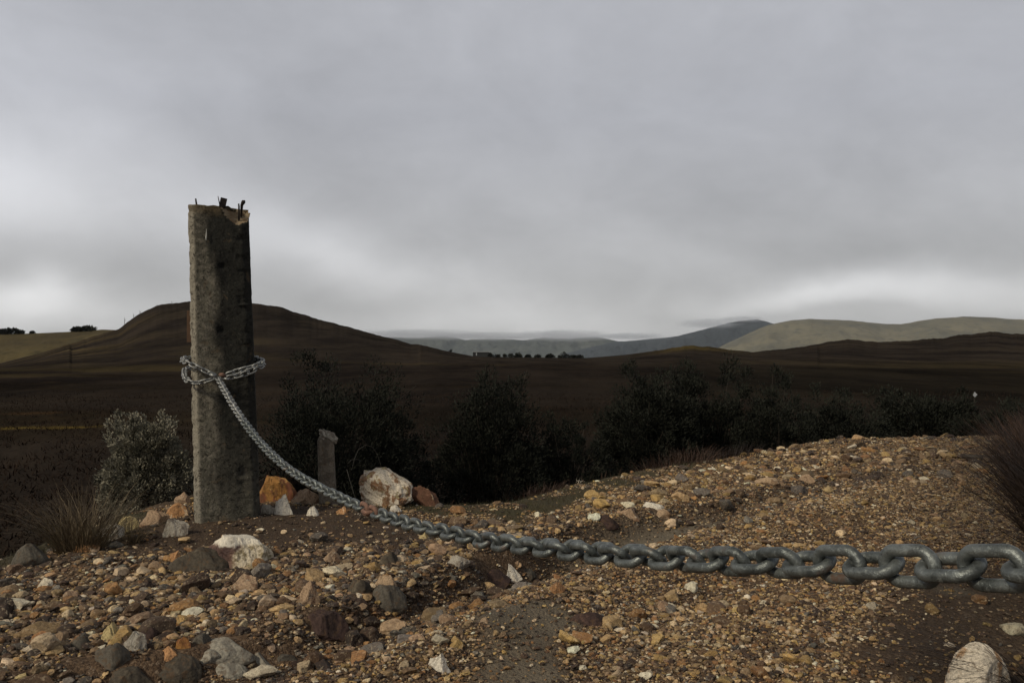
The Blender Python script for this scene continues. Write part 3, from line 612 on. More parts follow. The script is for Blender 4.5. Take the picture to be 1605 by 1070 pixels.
# hand-placed rocks: left px, right px, top py, base py, kind, name, label, yaw jitter seed, depth ratio
ROCKS = [
 (563, 645, 733, 794, 'cream', 'boulder', 'big cream boulder with brown patches standing behind the chain, largest rock on the edge', 3, .8),
 (640, 690, 760, 793, 'wedge', 'rock', 'brown wedge rock with a pale crust leaning right beside the big cream boulder', 8, .7),
 (402, 466, 744, 786, 'rust', 'boulder', 'rounded rust-orange boulder just right of the tall concrete post', 5, .8),
 (330, 420, 833, 889, 'block', 'boulder', 'white-topped block with dark red sides in front of the tall concrete post', 22, .85),
 (273, 362, 856, 896, 'dark', 'boulder', 'smooth dark rock lying against the white-topped block at the post foot', 7, .7),
 (268, 290, 861, 884, 'orange', 'rock', 'orange stone at the left end of the smooth dark rock', 12, .9),
 (145, 190, 818, 853, 'white2', 'rock', 'pale slab leaning on the left bank below the grey bush', 14, .6),
 (182, 216, 808, 838, 'yellow', 'rock', 'pointed yellowish slab leaning behind the pale slab on the left bank', 31, .6),
 (25, 78, 850, 888, 'dgrey', 'rock', 'grey rock with a dark face at the far left end of the bank', 15, .8),
 (112, 157, 853, 868, 'orange', 'rock', 'flat orange-tan rock on the moss left of the post', 17, .8),
 (260, 298, 811, 840, 'granite', 'rock', 'rough pale grey rock close left of the tall post', 19, .7),
 (265, 298, 787, 810, 'orange', 'rock', 'bright orange rock under the right side of the grey bush', 21, .8),
 (222, 266, 798, 823, 'pink', 'rock', 'pinkish rock at the foot of the grey bush', 23, .7),
 (274, 298, 770, 790, 'pink', 'rock', 'small pink stone wedged between the grey bush and the tall post', 25, .8),
 (433, 458, 774, 808, 'white2', 'rock', 'white pointed stone in front of the rust-orange boulder', 27, .6),
 (458, 500, 765, 791, 'pink', 'rock', 'mottled reddish rock between the rust-orange boulder and the small stake', 29, .7),
 (480, 499, 792, 809, 'white2', 'rock', 'small white stone below the mottled reddish rock', 32, .8),
 (408, 436, 788, 806, 'granite', 'rock', 'pale grey stone tucked under the rust-orange boulder', 33, .8),
 (527, 545, 793, 806, 'orange', 'rock', 'small orange stone under the chain left of the cream boulder', 34, .8),
 (612, 630, 790, 803, 'white2', 'rock', 'small white stone under the right foot of the big cream boulder', 35, .8),
 (470, 546, 955, 1001, 'brown', 'boulder', 'large smooth dark maroon rock in the gully near the bottom of the picture', 37, .8),
 (578, 638, 913, 956, 'dgrey', 'boulder', 'dark grey angular rock in the middle of the gully', 39, .8),
 (470, 502, 908, 948, 'pink', 'rock', 'upright pinkish slab left of the dark grey gully rock', 41, .6),
 (586, 624, 899, 922, 'tan', 'rock', 'tan stone resting behind the dark grey gully rock', 43, .8),
 (545, 582, 905, 930, 'dark', 'rock', 'dark stone left of the tan stone in the gully', 44, .8),
 (505, 538, 856, 881, 'pink', 'rock', 'pink-tan block on the gravel below the small stake', 45, .8),
 (594, 626, 863, 886, 'dark', 'rock', 'round dark stone on the gravel below the cream boulder', 46, .8),
 (362, 408, 899, 927, 'pink', 'rock', 'brown stone with a white face below the white-topped block', 47, .8),
 (300, 398, 999, 1037, 'grey', 'boulder', 'largest grey slab in the flat stones at the lower left', 49, .8),
 (306, 352, 1016, 1042, 'grey', 'rock', 'pale grey wedge in front of the largest grey slab', 51, .8),
 (325, 388, 1034, 1060, 'grey', 'rock', 'rounded pale grey stone below the largest grey slab', 53, .8),
 (388, 428, 1021, 1043, 'grey', 'rock', 'grey stone right of the largest grey slab', 55, .8),
 (430, 466, 1022, 1037, 'dgrey', 'rock', 'small slate stone rightmost of the flat stones at the lower left', 57, .8),
 (235, 318, 1024, 1068, 'dark', 'boulder', 'wide brownish flat stone left of the largest grey slab', 59, .8),
 (150, 206, 1005, 1048, 'dgrey', 'boulder', 'dark grey faceted rock left of the cream stone at the lower left', 61, .8),
 (172, 248, 1044, 1085, 'dark', 'boulder', 'wide brown flat stone cut by the bottom edge of the picture', 63, .8),
 (95, 186, 1040, 1057, 'grey', 'boulder', 'long low grey slab at the lower left', 65, .7),
 (242, 290, 1010, 1034, 'orange', 'rock', 'cream and orange stone behind the wide brownish flat stone', 67, .8),
 (163, 193, 974, 1005, 'yellow', 'rock', 'yellow-cream upright stone at the lower left', 69, .8),
 (112, 142, 993, 1017, 'dgrey', 'rock', 'squarish slate stone left of the yellow-cream stone', 71, .8),
 (218, 250, 980, 1002, 'brown', 'rock', 'dark maroon stone right of the yellow-cream stone', 72, .8),
 (198, 232, 986, 1020, 'granite', 'rock', 'pale granite stone tilted behind the dark grey faceted rock', 74, .7),
 (18, 54, 1052, 1070, 'yellow', 'rock', 'tan lump at the bottom left corner', 76, .8),
 (274, 302, 995, 1016, 'rust', 'rock', 'red-brown stone behind the largest grey slab', 78, .8),
 (304, 332, 990, 1008, 'dgrey', 'rock', 'slate stone touching the back of the largest grey slab', 80, .8),
 (672, 709, 1020, 1054, 'white2', 'rock', 'knobbly white stone on the track at the bottom of the picture', 73, .8),
 (893, 952, 957, 979, 'brown', 'rock', 'dark maroon flat stone in the middle of the track', 75, .8),
 (742, 772, 966, 976, 'tan', 'rock', 'thin tan flake on the track', 77, .8),
 (1484, 1576, 1004, 1092, 'white', 'boulder', 'big white and orange rock behind grass at the bottom right corner', 82, .8),
 (898, 926, 748, 758, 'white2', 'rock', 'white stone on the grassy edge above the gully', 81, .8),
 (1018, 1050, 796, 812, 'tan', 'rock', 'pale tan block at the head of the gully', 83, .8),
 (1008, 1040, 786, 797, 'white2', 'rock', 'cream flat stone above the pale tan block at the gully head', 85, .8),
 (972, 1000, 793, 812, 'pink', 'rock', 'pink-tan block left of the gully head', 87, .8),
 (932, 968, 806, 826, 'brown', 'rock', 'dark red stone beside the grey sand patch', 89, .8),
 (1180, 1226, 746, 761, 'tan', 'rock', 'tan stone on the far left part of the track', 91, .8),
 (1252, 1280, 742, 757, 'pink', 'rock', 'pinkish stone farther right on the far track', 93, .8),
 (776, 816, 883, 906, 'white2', 'rock', 'cream block right at the gully edge below the chain', 95, .8),
 (816, 840, 888, 905, 'dgrey', 'rock', 'grey stone touching the cream block below the chain', 96, .8),
 (695, 738, 868, 889, 'granite', 'rock', 'pale grey mottled flat rock below the chain', 97, .8),
 (738, 800, 892, 916, 'brown', 'rock', 'dark maroon rock left of the cream block below the chain', 98, .8),
 (657, 673, 833, 844, 'yellow', 'rock', 'small yellow stone just under the chain', 99, .8),
]
taken = []
for (l, r, tp, bs, kind, nm, lab, seed, dr) in ROCKS:
    x, y, z = hit((l + r) / 2, bs - 1)
    wpx = (r - l) * y / FPX; dep = wpx * dr; y += dep * .42; wd = (r - l) * y / FPX; x = ((l + r) / 2 - CX) / FPX * y
    ztop = CZ - (tp - HY) / FPX * y; zg = z - .012 - .12 * (ztop - z)
    rnd = kind in ('grey', 'dark', 'brown', 'dgrey', 'white')
    V, F = rock_shape(5 if r - l > 60 else 4, seed, planes=7 if rnd else 13, rough=.12 if rnd else .17, cut=(.60, .92) if rnd else (.48, .84), nf=2.2, boxy=.55 if kind == 'block' else 1.0)
    V[:, 2] = np.maximum(V[:, 2], -.42 + .05 * V[:, 0]); V[:, 2] = (V[:, 2] - V[:, 2].min()) / (V[:, 2].max() - V[:, 2].min()) * 2 - 1
    V[:, :2] *= (1 - .16 * V[:, [2]])
    if kind == 'block':
        V[:, 2] = np.minimum(V[:, 2], .62 - .22 * V[:, 0] - .18 * V[:, 1] + .03 * fbm(V[:, 0] * 4, V[:, 1] * 4, 5, 3)); V[:, 2] = (V[:, 2] - V[:, 2].min()) / (V[:, 2].max() - V[:, 2].min()) * 2 - 1
    hgt = max(ztop - zg, .4 * wd * .3)
    V = V * np.array([wd / 2 * 1.03, dep / 2, hgt / 2])
    if 'slab' in lab and 'lean' in lab: V[:, 2] += V[:, 0] * .45
    if 'leaning right' in lab: V[:, 2] -= V[:, 0] * .5
    V[:, 2] = (V[:, 2] - V[:, 2].min()) / (V[:, 2].max() - V[:, 2].min()) * hgt
    o = mesh_obj(nm, V, F, RK[kind], smooth=rnd); o.location = (x, y, zg); tag(o, lab, 'rock', 'single rocks along the track')
    # facet edges slightly softened
    taken.append((x, y, wd / 2, dep / 2))
def free(x, y, m=.9):
    k = np.ones(len(x), bool)
    for tx, ty, a, b in taken: k &= (((x - tx) / a) ** 2 + ((y - ty) / b) ** 2) > m
    return k

x, y, sz, s = scatter(4300, .022, .085, 3.2, (1.35, 6.3), .75)
sz = sz * np.where((s < -.05) & (y < 4.2), .62, 1.0)
xe, ye, ze, se = scatter(14000, .014, .040, 1.7, (1.35, 3.2), 1.0)
ke = (se > .10); x = np.concatenate([x, xe[ke]]); y = np.concatenate([y, ye[ke]]); sz = np.concatenate([sz, ze[ke]]); s = np.concatenate([s, se[ke]])
k = free(x, y, 1.3); x, y, sz, s = x[k], y[k], sz[k], s[k]
c, idx = pick_col(x, y, s)
inview = (np.abs(x) < y * .63) & (y > 1.72) ; show = np.where(inview, sz / y, 0)
order = np.argsort(-show); ind, rest = order[:235], order[235:]
tpls = [rock_shape(3, 900 + k, planes=10, rough=.14) for k in range(14)]
zone_txt = {'L': 'among the gravel left of the gully', 'G': 'down in the dark gully', 'T': 'on the raised gravel track right of the gully', 'F': 'on the far rise of the track'}
r3 = np.random.default_rng(5); tmesh = {}
for q in ind:
    V, F = tpls[r3.integers(0, len(tpls))]; S = sz[q] * .5 * np.array([r3.uniform(.9, 1.3), r3.uniform(.7, 1), r3.uniform(.42, .75)])
    V = (V * S) @ rot_m(r3, .2).T
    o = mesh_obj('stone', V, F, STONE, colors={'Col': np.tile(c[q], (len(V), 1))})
    o.location = (x[q], y[q], Gs(x[q], y[q]) + S[2] * .45)
    zn = 'F' if y[q] > 3.9 else ('G' if abs(s[q]) < .16 else ('L' if s[q] > 0 else 'T'))
    big = 'fist-sized' if sz[q] > .06 else ('egg-sized' if sz[q] > .042 else 'small')
    tag(o, f'{big} {PNAME[idx[q]]} stone lying {zone_txt[zn]}', 'stone', 'loose stones on the gravel track')
Vs, Fs, Cs = [], [], []; nv = 0
def push(a):
    global nv
    Vs.append(a[0]); Fs.append(a[1] + nv); Cs.append(a[2]); nv += len(a[0])
push(build_stones('g', x[rest], y[rest], sz[rest], c[rest], 2, 16, 3))
x, y, sz, s = scatter(36000, .0105, .024, 1.9, (1.35, 6.4)); k = free(x, y, .9); x, y, sz, s = x[k], y[k], sz[k], s[k]
push(build_stones('g', x, y, sz, pick_col(x, y, s)[0], 1, 24, 4, .25))
x, y, sz, s = scatter(120000, .0050, .0115, 1.2, (1.35, 4.3)); k = free(x, y, .9); x, y, sz, s = x[k], y[k], sz[k], s[k]
push(build_stones('g', x, y, sz, pick_col(x, y, s)[0], 1 if False else 0, 24, 6, .2))
o = mesh_obj('gravel', np.concatenate(Vs), np.concatenate(Fs), STONE, colors={'Col': np.concatenate(Cs)})
tag(o, 'loose tan, brown and grey gravel covering the track', 'gravel', kind='stuff'); del Vs, Fs, Cs

# ------------------------------------------------------------------ tall concrete post
PY = 3.29
pb = Vector(((359 - CX) / FPX * PY, PY, Gs(-1.12, PY) - .03))
post = empty('concrete_post', (pb.x, pb.y, pb.z))
tag(post, 'tall square weathered concrete post with broken top corner and chain tied round it', 'post')
H = (CZ + (HY - 320) / FPX * 3.16) - pb.z
NP, NR = 144, 260
def sect(hw, hd, ch, n):
    pts = [(-hw + ch, -hd), (hw - ch, -hd), (hw, -hd + ch), (hw, hd - ch), (hw - ch, hd), (-hw + ch, hd), (-hw, hd - ch), (-hw, -hd + ch)]
    pts = np.array(pts + [pts[0]]); L = np.concatenate([[0], np.cumsum(np.hypot(*np.diff(pts, axis=0).T))]); q = np.linspace(0, L[-1], n, endpoint=False)
    return np.stack([np.interp(q, L, pts[:, 0]), np.interp(q, L, pts[:, 1])], -1)
V = []
for i in range(NR):
    q = i / (NR - 1); z = q * H
    hw = .1240 * (1 - q) + .1125 * q; P = sect(hw, hw * 1.0, .024, NP)
    P = np.array([(p[0] * math.cos(R(17)) - p[1] * math.sin(R(17)), p[0] * math.sin(R(17)) + p[1] * math.cos(R(17))) for p in P])
    off = -.041 * q
    V.append(np.concatenate([P + [off, 0], np.full((NP, 1), z)], 1))
for kf in (.93, .8, .6, .35, .12):       # closing rings on the top
    L_ = V[NR - 1].copy(); cc = L_[:, :2].mean(0); L_[:, :2] = cc + (L_[:, :2] - cc) * kf; L_[:, 2] += .004 * (1 - kf); V.append(L_)
V = np.concatenate(V); rings = NR + 5
ang = np.arctan2(V[:, 1], V[:, 0]); nx = np.stack([np.cos(ang), np.sin(ang)], -1)
low = np.clip(1 - V[:, 2] / .4, 0, 1)
dsp = .0022 * fbm(V[:, 0] * 40 + V[:, 1] * 37, V[:, 2] * 36, 71, 4) + (.002 + .004 * low) * fbm(V[:, 0] * 11 + V[:, 1] * 13, V[:, 2] * 9, 72, 3)
ez = np.abs(fbm(V[:, 2] * 28, V[:, 0] * 6 + V[:, 1] * 6, 74, 3)); corner = np.clip((np.abs(nx[:, 0]) * np.abs(nx[:, 1]) * 2 - .90) / .10, 0, 1)
dsp -= corner * np.clip(ez - .15, 0, 1) * .016
V[:, 0] += nx[:, 0] * dsp; V[:, 1] += nx[:, 1] * dsp
V[:, 2] += np.where(V[:, 2] > H - .03, .010 * fbm(V[:, 0] * 22, V[:, 1] * 22, 73, 3), 0)
# spalled pit at the two fixing holes
for z0, rr_ in ((1.03, .012), (.775, .014)):
    dd_ = np.hypot(V[:, 0] - .008, V[:, 2] - z0); V[:, 1] += np.where(V[:, 1] < 0, .012 * np.exp(-(dd_ / rr_) ** 2), 0)
# broken top right corner: everything outside a slanted, ragged plane is cut away to a concave break
cutc = np.array([.095, -.150, H + .012]); ell = np.array([.100, .155, .092])
dV = (V - cutc) / ell; dl = np.linalg.norm(dV, axis=1); thr_ = 1 + .10 * fbm(V[:, 0] * 35, V[:, 2] * 35, 75, 3)
brk = dl < thr_
push_y = V[:, 1].copy(); depthc = cutc[1] + ell[1] * np.sqrt(np.clip(thr_ ** 2 - dV[:, 0] ** 2 - dV[:, 2] ** 2, 0, None))
V[:, 1] = np.where(brk & (V[:, 1] < .05), np.maximum(V[:, 1], np.minimum(depthc, .02)), V[:, 1])
V[:, 0] = np.where(brk, V[:, 0] - .004, V[:, 0])
V[:, 2] = np.where(brk, np.minimum(V[:, 2], H - .010 - .10 * np.clip(V[:, 0] - .02, 0, 1) + .006 * fbm(V[:, 0] * 60, V[:, 1] * 60, 76, 3)), V[:, 2])
V[:, 0] = np.where(brk & (V[:, 0] > .085), .085 + (V[:, 0] - .085) * .7, V[:, 0])
F = []
for i in range(rings - 1):
    for k in range(NP): F.append((i * NP + k, i * NP + (k + 1) % NP, (i + 1) * NP + (k + 1) % NP, (i + 1) * NP + k))
F.append(tuple((rings - 1) * NP + k for k in range(NP)))
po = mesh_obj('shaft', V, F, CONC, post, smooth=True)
po.data.materials.append(CONC_BROKEN)
bset = set(np.nonzero(brk)[0].tolist())
for p in po.data.polygons:
    if sum(v in bset for v in p.vertices) >= 3: p.material_index = 1
def P_(px, py, Y): return np.array(at(px, py, Y)) - np.array(pb)
for pts, rd, nm in (([P_(308, 324, 3.2), P_(307, 318, 3.2), P_(306, 311, 3.2)], [.004, .0036, .003], 'rebar_stub'),
                ([P_(374, 346, 3.24), P_(374, 324, 3.22), P_(373.5, 319, 3.22)], [.004, .0035, .003], 'rebar_stub'),
                ([P_(344, 322, 3.2), P_(342, 312, 3.2), P_(341, 307, 3.2)], [.002, .0018, .0012], 'rebar_stub')):
    mb = MB(); mb.tube(pts, rd, 7); mb.build(nm, REBAR, post, True)
a = P_(348, 322, 3.22); mb = MB(); mb.box((-.012, -.012, -.006), (.012, .012, .030), Matrix.Translation(Vector(a)) @ Matrix.Rotation(R(12), 4, 'Y') @ Matrix.Rotation(R(25), 4, 'Z')); mb.build('iron_lug', REBAR, post)
mb = MB(); mb.tube([P_(377.5, 340, 3.25), P_(378.5, 321, 3.23), P_(381, 316, 3.21), P_(383.5, 314, 3.21)], [.0035, .006, .0085, .002], 7); mb.build('bent_rebar', REBAR, post, True)
m, t, b = new_mat('pale mineral streak'); b.inputs['Base Color'].default_value = (.42, .42, .38, 1); b.inputs['Roughness'].default_value = .9; PALE = m
fy = -.1225
mb = MB(); mb.tube([(-.0455, -.128, 1.175), (-.0455, -.128, 1.16), (-.046, -.129, 1.14), (-.0465, -.1285, 1.13)], [.0007, .0015, .0028, .0008], 6)
mb.build('pale_streak', PALE, post)  # thin tube added to draw the pale streak on the face
m, t, b = new_mat('rusty strap'); n = t.noise(coord(t), 30, 5); t.inp(b.inputs['Base Color'], t.mix(n, (.05, .025, .012), (.10, .055, .028))); b.inputs['Roughness'].default_value = .9
mb = MB(); q0 = P_(294.5, 487, 3.4); q1 = P_(296, 536, 3.4); mb.box((q1[0] - .004, q1[1] - .012, q1[2]), (q1[0] + .016, q1[1] + .004, q0[2])); mb.build('rusty_strip', m, post)

# ------------------------------------------------------------------ small stake behind
sx, sy, sz_ = hit(513, 789); st = empty('stake', (sx, sy + .02, sz_ - .02)); Y0 = sy + .02
tag(st, 'short broken concrete stake with a crumbled top behind the chain', 'stake')
CONC2 = mat_rock('worn stake concrete', (.20, .17, .13), (.13, .11, .085), (.25, .22, .17), 16, .5, .62, .5)
wv = []; NPs = 32; hs = (789 - 684) / FPX * Y0 + .02; NRs = 60
for i in range(NRs):
    q = i / (NRs - 1); hw = (.5 * 25 / FPX * Y0) * (1.06 - .10 * q - .25 * max(0, q - .93) / .07); P = sect(hw, hw * .8, hw * .35, NPs)
    P = P * (1 + .05 * fbm(P[:, 0] * 30 + q * 20, P[:, 1] * 30 + q * 3, 4, 3))[:, None] - [.012 * q, 0]
    wv.append(np.concatenate([P, np.full((NPs, 1), q * hs)], 1))
V = np.concatenate(wv); F = [(i * NPs + k, i * NPs + (k + 1) % NPs, (i + 1) * NPs + (k + 1) % NPs, (i + 1) * NPs + k) for i in range(NRs - 1) for k in range(NPs)]
F.append(tuple((NRs - 1) * NPs + k for k in range(NPs))); mesh_obj('shaft', V, F, CONC2, st, True)
V, F = rock_shape(4, 207, 7, .45, nf=5); V = V * [15 / FPX * Y0, .035, 9 / FPX * Y0]; V[:, 2] -= V[:, 0] * .35; V += [.002, 0, hs - .002]
mesh_obj('crumbled_cap', V, F, RK['granite'], st)

# ------------------------------------------------------------------ the chain
LL, WD, WIDTH = .0410, .0076, .0262; PITCH = LL - 2 * WD
def link_mesh(sides=14, n=40):
    a = (WIDTH - WD) / 2; st_ = (LL - WD) / 2 - a; pts = []
    for k in range(n):
        th = 2 * math.pi * k / n; c_, s__ = math.cos(th), math.sin(th)
        pts.append((a * c_ + (st_ if c_ >= 0 else -st_), a * s__, 0))
    mb = MB(); mb.tube(pts, WD / 2, sides, closed=True); return np.concatenate(mb.V), np.array(mb.F)
def Z1(u): return 1.0 / (.32 + (u - 340) * .001640)
TR = np.array([(342, 592), (352, 611), (365, 634), (380, 657), (400, 684), (425, 711), (450, 733), (480, 753), (510, 768), (545, 785), (580, 800), (610, 811), (650, 823), (700, 834), (760, 846),
               (820, 854), (880, 860), (950, 867), (1020, 872), (1100, 877), (1180, 880), (1260, 882), (1340, 884), (1420, 886), (1500, 888), (1605, 890), (1750, 890), (2000, 884), (2400, 868), (3000, 838)], float)
us = np.linspace(342, 3000, 4000); vs = np.interp(us, TR[:, 0], TR[:, 1])
ker = np.hanning(61); ker /= ker.sum(); vs2 = np.convolve(np.pad(vs, 30, 'edge'), ker, 'valid'); vs2[:60] = vs[:60] + (vs2[:60] - vs[:60]) * np.linspace(0, 1, 60)
main = np.array([tuple(at(u, v, Z1(u))) for u, v in zip(us, vs2)])
wrapA = [(340, 590, 3.135), (325, 583, 3.125), (307, 574, 3.12), (294, 568, 3.12), (286, 565, 3.18), (288, 562, 3.34), (303, 560, 3.43), (350, 558, 3.46), (398, 560, 3.46), (411, 565, 3.34), (412, 569, 3.22), (400, 573, 3.175), (380, 579, 3.16), (362, 585, 3.15), (346, 590, 3.14)]
wrapB = [(344, 591, 3.12), (358, 592, 3.135), (376, 589, 3.15), (394, 582, 3.16), (409, 574, 3.20), (413, 570, 3.32), (398, 567, 3.47), (350, 568, 3.475), (303, 574, 3.45), (289, 580, 3.34), (289, 589, 3.18), (295, 598, 3.11), (305, 601, 3.115), (322, 598, 3.12), (338, 592, 3.13)]
def smooth_path(pts, n=1200):
    P = np.array([tuple(at(*p)) for p in pts]); L = np.concatenate([[0], np.cumsum(np.linalg.norm(np.diff(P, axis=0), axis=1))]); q = np.linspace(0, L[-1], n)
    S = np.stack([np.interp(q, L, P[:, k]) for k in range(3)], -1); ker = np.hanning(91); ker /= ker.sum()
    S2 = np.stack([np.convolve(np.pad(S[:, k], 45, 'edge'), ker, 'valid') for k in range(3)], -1); return S2
def place_links(path, roll_fn):
    L = np.concatenate([[0], np.cumsum(np.linalg.norm(np.diff(path, axis=0), axis=1))]); n = int(L[-1] / PITCH); out = []
    for i in range(n):
        s0, s1 = (i - .0) * PITCH, (i + 1) * PITCH
        a = np.array([np.interp(s0, L, path[:, k]) for k in range(3)]); b = np.array([np.interp(s1, L, path[:, k]) for k in range(3)])
        c_ = (a + b) / 2; tx = (b - a) / np.linalg.norm(b - a)
        up = np.array([0, 0, 1.]); y_ = np.cross(up, tx); y_ /= np.linalg.norm(y_); z_ = np.cross(tx, y_)
        ro = roll_fn(i, c_) ; yy = math.cos(ro) * y_ + math.sin(ro) * z_; zz = np.cross(tx, yy)
        out.append((c_, np.stack([tx, yy, zz], -1)))
    return out
jr = np.random.default_rng(9)
def roll_main(i, c_):
    depth = c_[1]; base = np.interp(depth, [.3, .5, .60, .74, .90, 1.08, 1.35, 1.8, 3], [R(15), R(16), R(26), R(45), R(42), R(18), R(16), R(12), R(12)])
    return base + (math.pi / 2 if i % 2 else 0) + jr.normal(0, .09)
mainL = place_links(main, roll_main)
mainL = [q for q in mainL if q[0][1] > -1.6]
wrapL = place_links(smooth_path(wrapA), lambda i, c_: R(45) + (math.pi / 2 if i % 2 else 0) + jr.normal(0, .2)) + place_links(smooth_path(wrapB), lambda i, c_: R(40) + (math.pi / 2 if i % 2 else 0) + jr.normal(0, .2))
chain = empty('chain', tuple(main[0])); org = np.array(main[0])
tag(chain, 'long grey steel chain knotted round the concrete post and sagging across the track', 'chain')
LV, LF = link_mesh(); LVs, LFs = link_mesh(8, 24)
lm = mesh_obj('link', LV, [tuple(f) for f in LF.tolist()], STEEL, chain, True)
visible = [q for q in mainL if q[0][1] > .38]
hidden = [q for q in mainL if q[0][1] <= .38]
visible.sort(key=lambda q: q[0][1])
def setm(o, q):
    M4 = Matrix.Identity(4)
    for a in range(3):
        for b_ in range(3): M4[a][b_] = q[1][a][b_]
        M4[a][3] = q[0][a] - org[a]
    o.matrix_local = M4
rustpx = (465, 575, 583)
first = True; n_ind = 0
shown = [q for q in mainL if q[0][1] > .36]; shown.sort(key=lambda q: q[0][1])
mesh_rust = lm.data.copy(); mesh_rust.materials.clear(); mesh_rust.materials.append(RUSTY)
for q in shown[:98]:
    o = lm if first else lm.copy()
    if not first: col.objects.link(o); o.parent = chain
    first = False; setm(o, q)
    u = CX + FPX * q[0][0] / q[0][1]
    if 572 < u < 588: o.data = mesh_rust; o['label'] = 'rusty brown link'
def bake(name, L, mat, V0, F0, label=None, kind=None):
    if not L: return
    V = np.concatenate([(V0 @ q[1].T) + q[0] - org for q in L]); F = (F0[None] + (np.arange(len(L)) * len(V0))[:, None, None]).reshape(-1, 4)
    o = mesh_obj(name, V, F, mat, chain, True)
    if label: o['label'] = label
    if kind: o['kind'] = kind
rest = shown[98:]; isr = [abs(CX + FPX * q[0][0] / q[0][1] - 467) < 6 for q in rest]
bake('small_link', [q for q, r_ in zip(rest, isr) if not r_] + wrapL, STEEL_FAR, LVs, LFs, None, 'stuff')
for q, r_ in zip(rest, isr):
    if r_: bake('rusty_link', [q], RUSTY, LVs, LFs, 'rusty brown link in the middle of the slope'); 
bake('near_link', hidden, STEEL, LV, LF, None, 'stuff')
# joining shackle and rusty bolt at the knot
mb = MB(); k0 = np.array(at(334, 588, 3.085)) - org
mb.tube([k0 + (-.010, 0, .004), k0 + (0, -.004, .0), k0 + (.012, 0, -.002)], [.0065, .0075, .0065], 10); mb.build('shackle', STEEL_FAR, chain, True)
mb = MB(); k0 = np.array(at(349, 588, 3.085)) - org
mb.tube([k0 + (-.012, 0, .003), k0 + (0, -.003, .002), k0 + (.012, 0, -.002)], [.006, .0085, .006], 8); mb.build('shackle_bolt', RUSTY, chain, True)
mb = MB(); k0 = np.array(at(355, 594, 3.085)) - org
mb.tube([k0 + (-.008, 0, .003), k0 + (.009, 0, -.001)], [.005, .005], 8); mb.build('shackle_pin', STEEL_FAR, chain, True)

